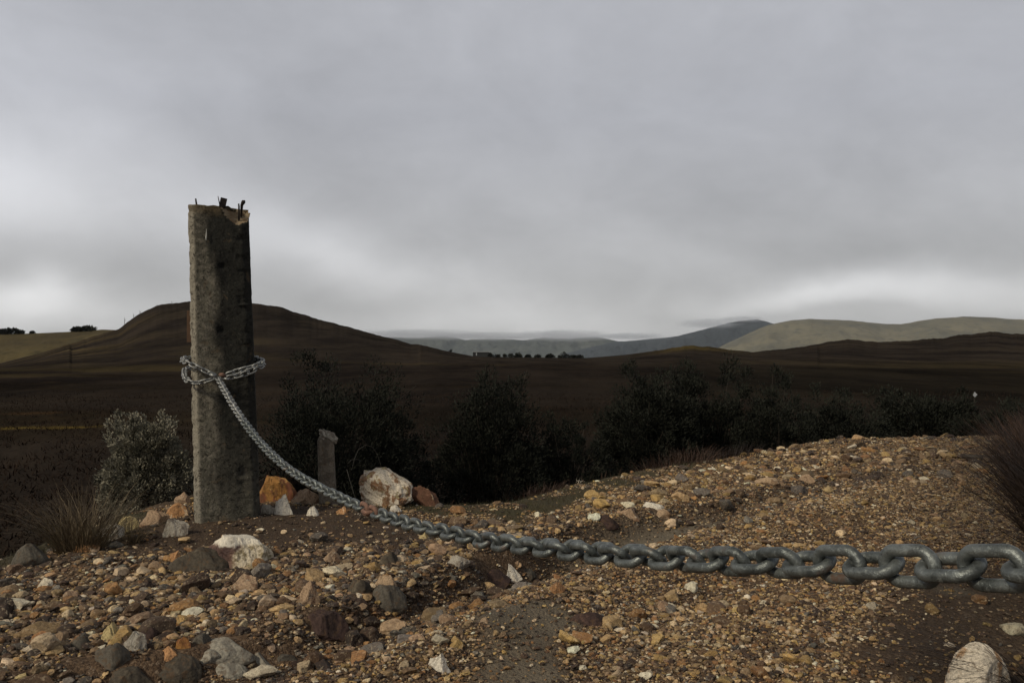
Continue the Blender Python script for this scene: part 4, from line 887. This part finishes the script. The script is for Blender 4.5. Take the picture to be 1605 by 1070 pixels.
# ------------------------------------------------------------------ vegetation
def leaves_mesh(P, D, L, W, col_v, rng, fold=.25):
    """P (n,3) leaf bases, D (n,3) directions; pointed 4-gon leaves bent along the middle, in one block"""
    n = len(P); D = D / (np.linalg.norm(D, axis=1)[:, None] + 1e-9)
    s = np.cross(D, rng.normal(size=(n, 3))); s /= np.linalg.norm(s, axis=1)[:, None] + 1e-9; nn = np.cross(D, s)
    L = L[:, None]; W = W[:, None]
    V = np.stack([P, P + D * L * .5 + s * W * .5 + nn * W * fold, P + D * L, P + D * L * .5 - s * W * .5 + nn * W * fold], 1).reshape(-1, 3)
    F = (np.array([[0, 1, 2, 3]])[None] + (np.arange(n) * 4)[:, None, None]).reshape(-1, 4)
    Cc = np.repeat(np.stack([col_v] * 3, -1), 4, 0)
    return V, F, Cc
def bush(name, base, w_, d_, h_, seed, mat, nclump, per, leafL, leafW, label, cat, group=None, lean=0, upward=.5, bottom=.08, hollow=.55, spike=.0):
    r = np.random.default_rng(seed); b0 = np.array(base, float)
    root = empty(name, tuple(b0)); tag(root, label, cat, group)
    # clump centres through an uneven, low-slung envelope
    lobes = [(r.uniform(-.62, .62), r.uniform(-.5, .5), r.uniform(.25, .74), r.uniform(.30, .50)) for _ in range(11)]
    C_ = []
    while len(C_) < nclump:
        if r.random() < .62:
            l = lobes[r.integers(0, len(lobes))]; v = r.normal(size=3); v /= np.linalg.norm(v); q = l[3] * (r.random() ** .4)
            p = np.array([l[0] + v[0] * q, l[1] + v[1] * q, l[2] + v[2] * q * .75])
        else:
            v = r.normal(size=3); v[2] = abs(v[2]) * .9 - .25; v /= np.linalg.norm(v); az_ = math.atan2(v[1], v[0])
            q = (.84 + .16 * math.sin(3 * az_ + seed) + .10 * math.sin(7 * az_ + 2 * seed) * (1 - abs(v[2]))) * r.random() ** .38
            p = np.array([v[0] * q, v[1] * q, .36 + v[2] * q * .50])
        if p[2] < bottom or p[2] > 1.0 or np.hypot(p[0], p[1]) > 1.05: continue
        C_.append(p)
    for _ in range(int(nclump * .35)):      # skirt near the ground
        a = r.uniform(0, 6.28); q = r.uniform(.3, .98); C_.append(np.array([math.cos(a) * q, math.sin(a) * q, r.uniform(bottom, .40)]))
    C_ = np.array(C_); C_[:, 0] += lean * C_[:, 2]
    zt = C_[:, 2].max(); C_[:, 2] /= max(zt, .01) * 1.02
    CW = C_ * np.array([w_ / 2, d_ / 2, h_])
    rad_ = (w_ * .055) * r.uniform(.7, 1.5, len(CW))
    n = len(CW) * per; ci = np.repeat(np.arange(len(CW)), per)
    out = CW - np.array([0, 0, h_ * .35]); out /= np.linalg.norm(out, axis=1)[:, None] + 1e-9
    v = r.normal(size=(n, 3)); v /= np.linalg.norm(v, axis=1)[:, None]
    P = CW[ci] + v * (rad_[ci] * r.random(n) ** .5)[:, None] * np.array([1, 1, 1.1]) + out[ci] * (rad_[ci] * spike * r.random(n))[:, None]
    D = v * .8 + out[ci] * .7 + np.array([0, 0, upward])
    tone = np.clip(r.normal(.42, .22, len(CW))[ci] + r.normal(0, .16, n), 0, 1)
    V, F, Cc = leaves_mesh(P, D, leafL * r.uniform(.6, 1.3, n), leafW * r.uniform(.7, 1.3, n), tone, r)
    mesh_obj('foliage', V, F, mat, root, False, {'Col': Cc})
    mb = MB()
    for k in range(0, len(CW), max(1, len(CW) // 60)):
        e = CW[k]; a = np.array([e[0] * .08, e[1] * .08, -.03]); m1 = a + (e - a) * .45 + r.normal(0, .03 * w_, 3) + [0, 0, .06 * h_]
        qs = np.linspace(0, 1, 6)[:, None]; pts = (1 - qs) ** 2 * a + 2 * qs * (1 - qs) * m1 + qs ** 2 * e
        mb.tube(pts, np.linspace(.008 * h_ + .002, .0018, 6), 5, c=(r.random(),) * 3)
    for _ in range(int(14 * spike) + 4):     # bare twigs poking out
        k = r.integers(0, len(CW)); e = CW[k]; o_ = out[k] + r.normal(0, .3, 3) + [0, 0, .5]; o_ /= np.linalg.norm(o_)
        mb.tube([e, e + o_ * rad_[k] * .9, e + o_ * rad_[k] * 1.7 + r.normal(0, .01, 3)], [.003, .002, .001], 4, c=(.8,) * 3)
    mb.build('branches', BARK, root)
    return root
def tussock(name, base, rx, ry, h_, n, seed, mat, label=None, cat='grass', group=None, bend=.5, wd=.0028, lean=(0, 0), spread=.5, parent=None, kind=None, bases=None, seg=4):
    r = np.random.default_rng(seed); b0 = np.array(base, float)
    if bases is None:
        a = r.uniform(0, 2 * math.pi, n); q = r.random(n) ** .5; B = np.stack([np.cos(a) * q * rx, np.sin(a) * q * ry, np.zeros(n)], -1)
        B[:, 2] = G(b0[0] + B[:, 0], b0[1] + B[:, 1]) - b0[2] - .004
    else: B = bases
    n = len(B); D = np.stack([B[:, 0] / max(rx, 1e-3) * spread + r.normal(0, .25, n) + lean[0], B[:, 1] / max(ry, 1e-3) * spread + r.normal(0, .25, n) + lean[1], np.ones(n)], -1) if bases is None else \
        np.stack([r.normal(0, .45, n), r.normal(0, .45, n), np.ones(n)], -1)
    D /= np.linalg.norm(D, axis=1)[:, None]; hh = h_ * r.uniform(.45, 1.1, n)
    hz_ = D * [1, 1, 0]; hz_ = hz_ / (np.linalg.norm(hz_, axis=1)[:, None] + 1e-6)
    side = np.stack([-hz_[:, 1], hz_[:, 0], np.zeros(n)], -1) + r.normal(0, .5, (n, 3)); side /= np.linalg.norm(side, axis=1)[:, None]
    bd = bend * r.uniform(.2, 1.2, n); VV = []
    for k in range(seg + 1):
        q = k / seg; c_ = B + D * (hh * q)[:, None] + hz_ * (hh * bd * q * q * .6)[:, None] - np.array([0, 0, 1.]) * (hh * bd * q ** 3 * .35)[:, None]
        w__ = wd * (1 - q * .85) * (r.uniform(.99, 1.01, n)); VV += [c_ - side * w__[:, None] / 2, c_ + side * w__[:, None] / 2]
    V = np.stack(VV, 1).reshape(-1, 3); m_ = 2 * (seg + 1)
    f0 = np.array([[2 * k, 2 * k + 1, 2 * k + 3, 2 * k + 2] for k in range(seg)])
    F = (f0[None] + (np.arange(n) * m_)[:, None, None]).reshape(-1, 4)
    tone = np.clip(r.beta(1.3, 2.6, n), 0, 1); Cc = np.repeat(np.stack([tone] * 3, -1), m_, 0)
    o = mesh_obj(name, V, F, mat, parent, False, {'Col': Cc}); o.location = tuple(b0)
    tag(o, label, cat if label else None, group, kind); return o

def bush_px(l, r, top, Y, seed, mat, label, ncl, per, LL_, LW_, base=None, dratio=.9, **kw):
    X = ((l + r) / 2 - CX) / FPX * Y; zb = Gs(X, Y) - .03 if base is None else base; zt = CZ - (top - HY) / FPX * Y
    return bush('bush', (X, Y, zb), (r - l) / FPX * Y * .97, (r - l) / FPX * Y * dratio * .9, (zt - zb) * .95, seed, mat, ncl, per, LL_, LW_, label, 'bush', 'bushes below the track', **kw)
# pale grey bush left of the post
x, y, z = hit(232, 800, ymax=6)
Yb = 4.35; X = (232 - CX) / FPX * Yb; zb = CZ - (806 - HY) / FPX * Yb
bush('bush', (X, Yb, zb), 138 / FPX * Yb, 120 / FPX * Yb, 158 / FPX * Yb, 77, LEAF_GREY, 520, 52, .016, .011, 'dense pale grey-green bush left of the tall concrete post', 'bush', 'bushes below the track', upward=.45, bottom=.03, spike=.8)
DK = [(375, 660, 536, 6.2, 101, 'tall dark bush behind the right side of the tall concrete post', 560, 62),
      (555, 690, 620, 6.6, 103, 'lower dark bush between the tall left bush and the gap', 160, 50),
      (655, 885, 575, 7.2, 105, 'dark rounded bush in the middle behind the cream boulder', 450, 62),
      (815, 965, 640, 7.4, 107, 'low dark bush right of the middle bush', 160, 55),
      (915, 1095, 560, 8.4, 109, 'left of the three dark bushes crowded at right of centre', 400, 62),
      (1020, 1200, 556, 8.8, 111, 'middle and tallest of the three dark bushes crowded at right of centre', 320, 60),
      (1120, 1290, 572, 8.6, 113, 'right of the three dark bushes crowded at right of centre', 280, 60),
      (1225, 1400, 612, 11.0, 115, 'low dark bush behind the left end of the far track edge', 220, 50),
      (1365, 1530, 608, 13.0, 117, 'low wide dark bush behind the middle of the far track edge', 220, 50),
      (1490, 1625, 630, 12.0, 119, 'low dark bush behind the right end of the far track edge', 200, 50),
      (1590, 1760, 615, 14.0, 121, 'dark bush at the right edge beyond the track', 160, 50)]
for l, r, top, Y, seed, lab, nc, per in DK:
    bush_px(l, r, top, Y, seed, LEAF_DARK, lab, nc, per, .028 * Y / 7, .013 * Y / 7, bottom=.02, spike=.6)

x, y, z = hit(70, 884); tussock('grass_tussock', (x, y + .22, Gs(x, y + .22)), .08, .08, .26, 700, 31, STRAW, 'tufts of dry brown grass at the left end of the bank', lean=(-.05, 0), bend=.7, wd=.0022, spread=.40)
tussock('grass_tussock', (x + .13, y + .32, Gs(x + .13, y + .32)), .04, .05, .13, 160, 32, STRAW, 'small dry grass tuft just left of the pale leaning slab', bend=.6, wd=.002)
for (px, py, rx, h_, n, mt, lab) in ((730, 781, .17, .07, 420, STRAW_RED, 'russet grass tuft on the edge right of the brown wedge rock'), (828, 780, .16, .08, 360, STRAW_RED, 'low russet grass tuft under the middle dark bush'),
        (1000, 735, .22, .13, 500, STRAW_RED, 'russet grass tuft left of the track edge below the crowded bushes'), (1070, 728, .26, .14, 500, STRAW_RED, 'wide russet tuft below the crowded bushes'), (1150, 718, .22, .12, 420, STRAW_DARK, 'dark grass tuft nearest the start of the far track'),
        (930, 748, .2, .11, 400, STRAW_RED, 'russet tuft behind the white stone on the grassy edge'), (710, 786, .05, .07, 60, STRAW, 'sparse pale grass blades right of the wedge rock')):
    x, y, z = hit(px, py, ymax=8); y += .12; tussock('grass_tuft', (x, y, Gs(x, y)), rx, .1, h_, n, int(px), mt, lab, group='grass tufts on the track edge', wd=.0026)
# dark dead grass at the right, close to the viewer
for (X, Y, rx, h_, n, lab, sd_) in ((1.75, 2.25, .15, .52, 4200, 'tall dark dead grass at the right edge beside the white rock', 1), (1.95, 2.65, .18, .52, 3600, 'dark brown grass clump behind the tall dead grass at the right edge', 2),
                               (2.72, 3.9, .26, .42, 3200, 'russet-brown grass clump at the right end of the track', 3), (3.75, 5.45, .3, .34, 1600, 'farthest brown grass clump at the right of the track', 4)):
    tussock('grass_clump', (X, Y, Gs(X, Y)), rx, rx * .9, h_, n, 300 + sd_, STRAW_DARK if sd_ < 3 else STRAW_RED, lab, group='dead grass at the right edge', bend=.45, wd=.005, lean=(-.02, 0), spread=.18)
# a few blades arching over the corner rock
x, y, z = hit(1590, 1068); tussock('grass_tuft', (x - .01, y - .05, Gs(x - .01, y - .05)), .06, .03, .30, 170, 351, STRAW_DARK, 'dark blades arching over the white corner rock', group='dead grass at the right edge', bend=1.1, wd=.0022, lean=(-1.0, .05), spread=.3)
# heather and rough grass on the moor, moss on the edge
r = np.random.default_rng(61); n = 52000
Y = 3.4 * np.exp(r.random(n) ** .8 * math.log(30 / 3.4)); X = Y * r.uniform(-.72, .72, n); k = crest_d(X, Y) > .12; X, Y = X[k], Y[k]
cl = fbm(X * 1.2, Y * 1.2, 99, 3) > -.25; X, Y = X[cl], Y[cl]
tussock('heather', (0, 0, 0), 1, 1, .085 * (1 + .012 * Y) , len(X), 62, HEATH, 'dark brown heather and rough grass covering the moor', 'heather', kind='stuff', bases=np.stack([X, Y, G(X, Y) - .01], -1), wd=.02, bend=.6, seg=2)
n = 70000; X = r.uniform(-1.9, 1.6, n); Y = r.uniform(2.3, 5.2, n); rd, ms, so, sa, _, _ = zones(X, Y); k = r.random(n) < ms * .8 + so * .05 * (X < 0); k &= crest_d(X, Y) < .25; X, Y = X[k], Y[k]
tussock('mossy_grass', (0, 0, 0), 1, 1, .022 * (.4 + vn(X * 8, Y * 8, 5)), len(X), 63, MOSSY, 'short mossy grass on the edge of the track', 'grass', kind='stuff', bases=np.stack([X, Y, G(X, Y) - .001], -1), wd=.002, bend=.5, seg=2)
# bare arching stems behind the stake
mb = MB()
for pts in ([(552, 735), (556, 718), (562, 704), (573, 697), (584, 700), (592, 712), (597, 728), (597, 748)], [(545, 726), (552, 720), (560, 719), (566, 722)], [(560, 790), (554, 770), (548, 750), (544, 735)]):
    P = [np.array(at(a, b_, 4.6 + .02 * i)) for i, (a, b_) in enumerate(pts)]; mb.tube(P, .0015, 5, c=(.9,) * 3)
o = mb.build('dry_stems', mat_leaf('dry stem', (.035, .032, .026), (.05, .045, .037)), None, True); tag(o, 'thin bare stems arching in front of the dark bushes right of the stake', 'stems')
# stick lying at the right end of the track
a = at(1508, 716, 5.0); mb = MB(); z0 = Gs(a.x, a.y) + .02
mb.tube([(a.x, a.y, z0 + .02), (a.x + .12, a.y - .03, z0 + .012), (a.x + .28, a.y - .02, z0)], [.014, .02, .017], 8, c=(.1,) * 3)
o = mb.build('branch', BARK, None, True); tag(o, 'dark broken branch lying at the right end of the track', 'branch')
# small pale diamond marker far off
mk = empty('marker_sign', (at(1527, 618, 24).x, 24, Gs(at(1527, 618, 24).x, 24))); tag(mk, 'tiny pale diamond marker on a thin stake far out on the right', 'sign')
zt = at(1527, 618, 24).z - mk.location.z
mb = MB(); mb.tube([(0, 0, -.05), (0, 0, max(zt, .2))], .012, 6, c=(.2,) * 3); mb.build('stake', BARK, mk)
m, t, b = new_mat('faded pale sheet'); b.inputs['Base Color'].default_value = (.34, .35, .36, 1); b.inputs['Roughness'].default_value = .7
mb = MB(); mb.box((-.055, -.02, -.055), (.055, -.013, .055), Matrix.Translation((0, 0, max(zt, .2))) @ Matrix.Rotation(R(45), 4, 'Y')); mb.build('panel', m, mk)

# ------------------------------------------------------------------ far things
def ridge_pt(u, Rd=RR - 4):
    th = math.atan((u - CX) / FPX); x, y = Rd * math.sin(th), Rd * math.cos(th); return x, y, Gs(x, y)
x, y, z = ridge_pt(754); k = y / FPX
hut = empty('hut', (x, y, z - .2)); tag(hut, 'small dark hut with a pale roof edge alone on the horizon', 'hut')
m, t, b = new_mat('dark hut boards'); b.inputs['Base Color'].default_value = (.012, .013, .013, 1); b.inputs['Roughness'].default_value = .8
mb = MB(); hw, hh = 12.5 * k, 8 * k; mb.box((-hw, -1.3, 0), (hw, 1.3, hh)); mb.build('wall', m, hut)
m2, t, b = new_mat('pale tin roof'); b.inputs['Base Color'].default_value = (.30, .31, .31, 1); b.inputs['Roughness'].default_value = .6
mb = MB(); mb.box((-hw - .2, -1.5, hh), (hw + .2, 1.5, hh + .22)); mb.build('roof', m2, hut)
mb = MB(); mb.box((-hw * .62, -1.34, .6 * hh - .5), (-hw * .50, -1.303, .6 * hh + .45)); mb.build('door', m2, hut)
def far_tree(u, wpx, hpx, seed, lab, group, Rd=RR - 5, base=None, name='distant_tree'):
    x, y, z = ridge_pt(u, Rd); z = z if base is None else base; k = y / FPX; r = np.random.default_rng(seed); root = empty(name, (x, y, z - .1)); tag(root, lab, 'tree', group)
    w_, h_ = wpx * k, hpx * k; n = 260; v = r.normal(size=(n, 3)); v /= np.linalg.norm(v, axis=1)[:, None]; lob = r.uniform(-.45, .45, (5, 3)); li = r.integers(0, 5, n)
    P = (lob[li] + v * .5 * r.random(n)[:, None] ** .4); P = P * [w_ / 2, w_ / 2, h_ * r.uniform(.42, .55)] + [0, 0, h_ * .42]; P[:, 0] *= 1.25 - .35 * P[:, 2] / h_; P[:, 2] = np.maximum(P[:, 2], .05)
    V, F, Cc = leaves_mesh(P, v + [0, 0, .3], np.full(n, w_ * .22), np.full(n, w_ * .14), r.random(n), r)
    mesh_obj('crown', V, F, LEAF_FAR, root, False, {'Col': Cc}); mb = MB(); mb.tube([(0, 0, -.2), (.03 * w_, 0, h_ * .3), (0, 0, h_ * .7)], [w_ * .05, w_ * .035, w_ * .01], 5, c=(.2,) * 3); mb.build('trunk', BARK, root)
TL = [(768, 8, 7, 'bushy little tree touching the hut at its right'), (779, 7, 4, 'low shrub second right of the hut'), (790, 6, 5, 'third small tree right of the hut on the skyline'), (801, 6, 8, 'thin pointed tree right of the hut'), (812, 11, 8, 'widest round tree in the middle of the skyline row'),
      (826, 9, 4, 'low dark shrub right of the widest skyline tree'), (843, 8, 4, 'lone low shrub in the middle of the skyline gap'), (863, 10, 5, 'flat skyline shrub left of the tallest right one'), (877, 5, 4, 'tiny skyline shrub beside the darkest tree'), (885, 9, 9, 'darkest upright tree near the right end of the skyline row'),
      (899, 9, 5, 'low skyline shrub second from the right'), (909, 8, 5, 'rightmost low shrub of the skyline row'), (706, 4, 4, 'single tiny bush on the slope left of the hut')]
for i, (u, w__, h__, lab) in enumerate(TL): far_tree(u, w__ * 1.35, h__ + 1, 400 + i, lab, 'trees on the skyline')
def on_gold(u):
    p = np.array([(-500, 545), (-300, 530), (0, 523), (60, 522), (110, 519), (160, 516), (230, 519)], float); return CZ + (HY - np.interp(u, p[:, 0], p[:, 1])) / FPX * 420 - .8
GL = [(4, 18, 8, 'leftmost dark tree on the golden far left hill'), (18, 20, 9, 'broad dark tree in the far left clump'), (30, 14, 7, 'right tree of the far left clump'), (51, 9, 5, 'small round tree standing alone right of the far left clump'), (120, 18, 7, 'left tree of the dark pair beside the hill slope'), (137, 24, 6, 'right tree of the dark pair beside the hill slope')]
for i, (u, w__, h__, lab) in enumerate(GL):
    th = math.atan((u - CX) / FPX); far_tree(u, w__, h__ + 3, 450 + i, lab, 'trees on the golden hill', Rd=418 / math.cos(th), base=on_gold(u))
# dead poles and boulders on the hill crest
pw = [(195, 13, 'tallest thin bare pole on the left slope of the dark hill'), (209, 9, 'short bare pole second up the left slope'), (219, 8, 'bare pole nearest the shoulder of the dark hill'), (246, 5, 'tiny bare pole on the shoulder of the dark hill'), (269, 7, 'bare pole on the flat crest left of the tall post'), (286, 4, 'tiny bare stump on the crest beside the tall post')]
for i, (u, h__, lab) in enumerate(pw):
    x, y, z = ridge_pt(u, RR); k = y / FPX; mb = MB(); hh = h__ * k; mb.tube([(0, 0, -.3), (.05, 0, hh * .6), (-.1, 0, hh)], [.10, .08, .03], 5, c=(.4,) * 3)
    mb.tube([(.03, 0, hh * .5), (.5, .1, hh * .8)], [.04, .02], 4, c=(.4,) * 3)
    o = mb.build('dead_tree', BARK); o.location = (x, y, z); tag(o, lab, 'dead tree', 'bare poles on the dark hill')
for i, (u, wp, lab) in enumerate([(408, 8, 'flat outcrop on the hill crest just right of the tall post'), (426, 7, 'dark knob of rock on the hill crest'), (431, 5, 'small rock beside the dark knob on the crest'), (442, 7, 'rock where the hill crest starts to fall'), (452, 4, 'lowest small rock on the falling hill crest')]):
    x, y, z = ridge_pt(u, RR); k = y / FPX; V, F = rock_shape(2, 500 + i, 7, .1); o = mesh_obj('crest_rock', V * [wp * k / 2, wp * k / 2, wp * k * .28], F, RK['dark']); o.location = (x, y, z + .2); tag(o, lab, 'rock', 'rocks on the hill crest')

mb = MB(); mb.box((-16800, -400, -205), (16800, 13500, 460)); hz = mb.build('haze', HAZE); tag(hz, kind='stuff')
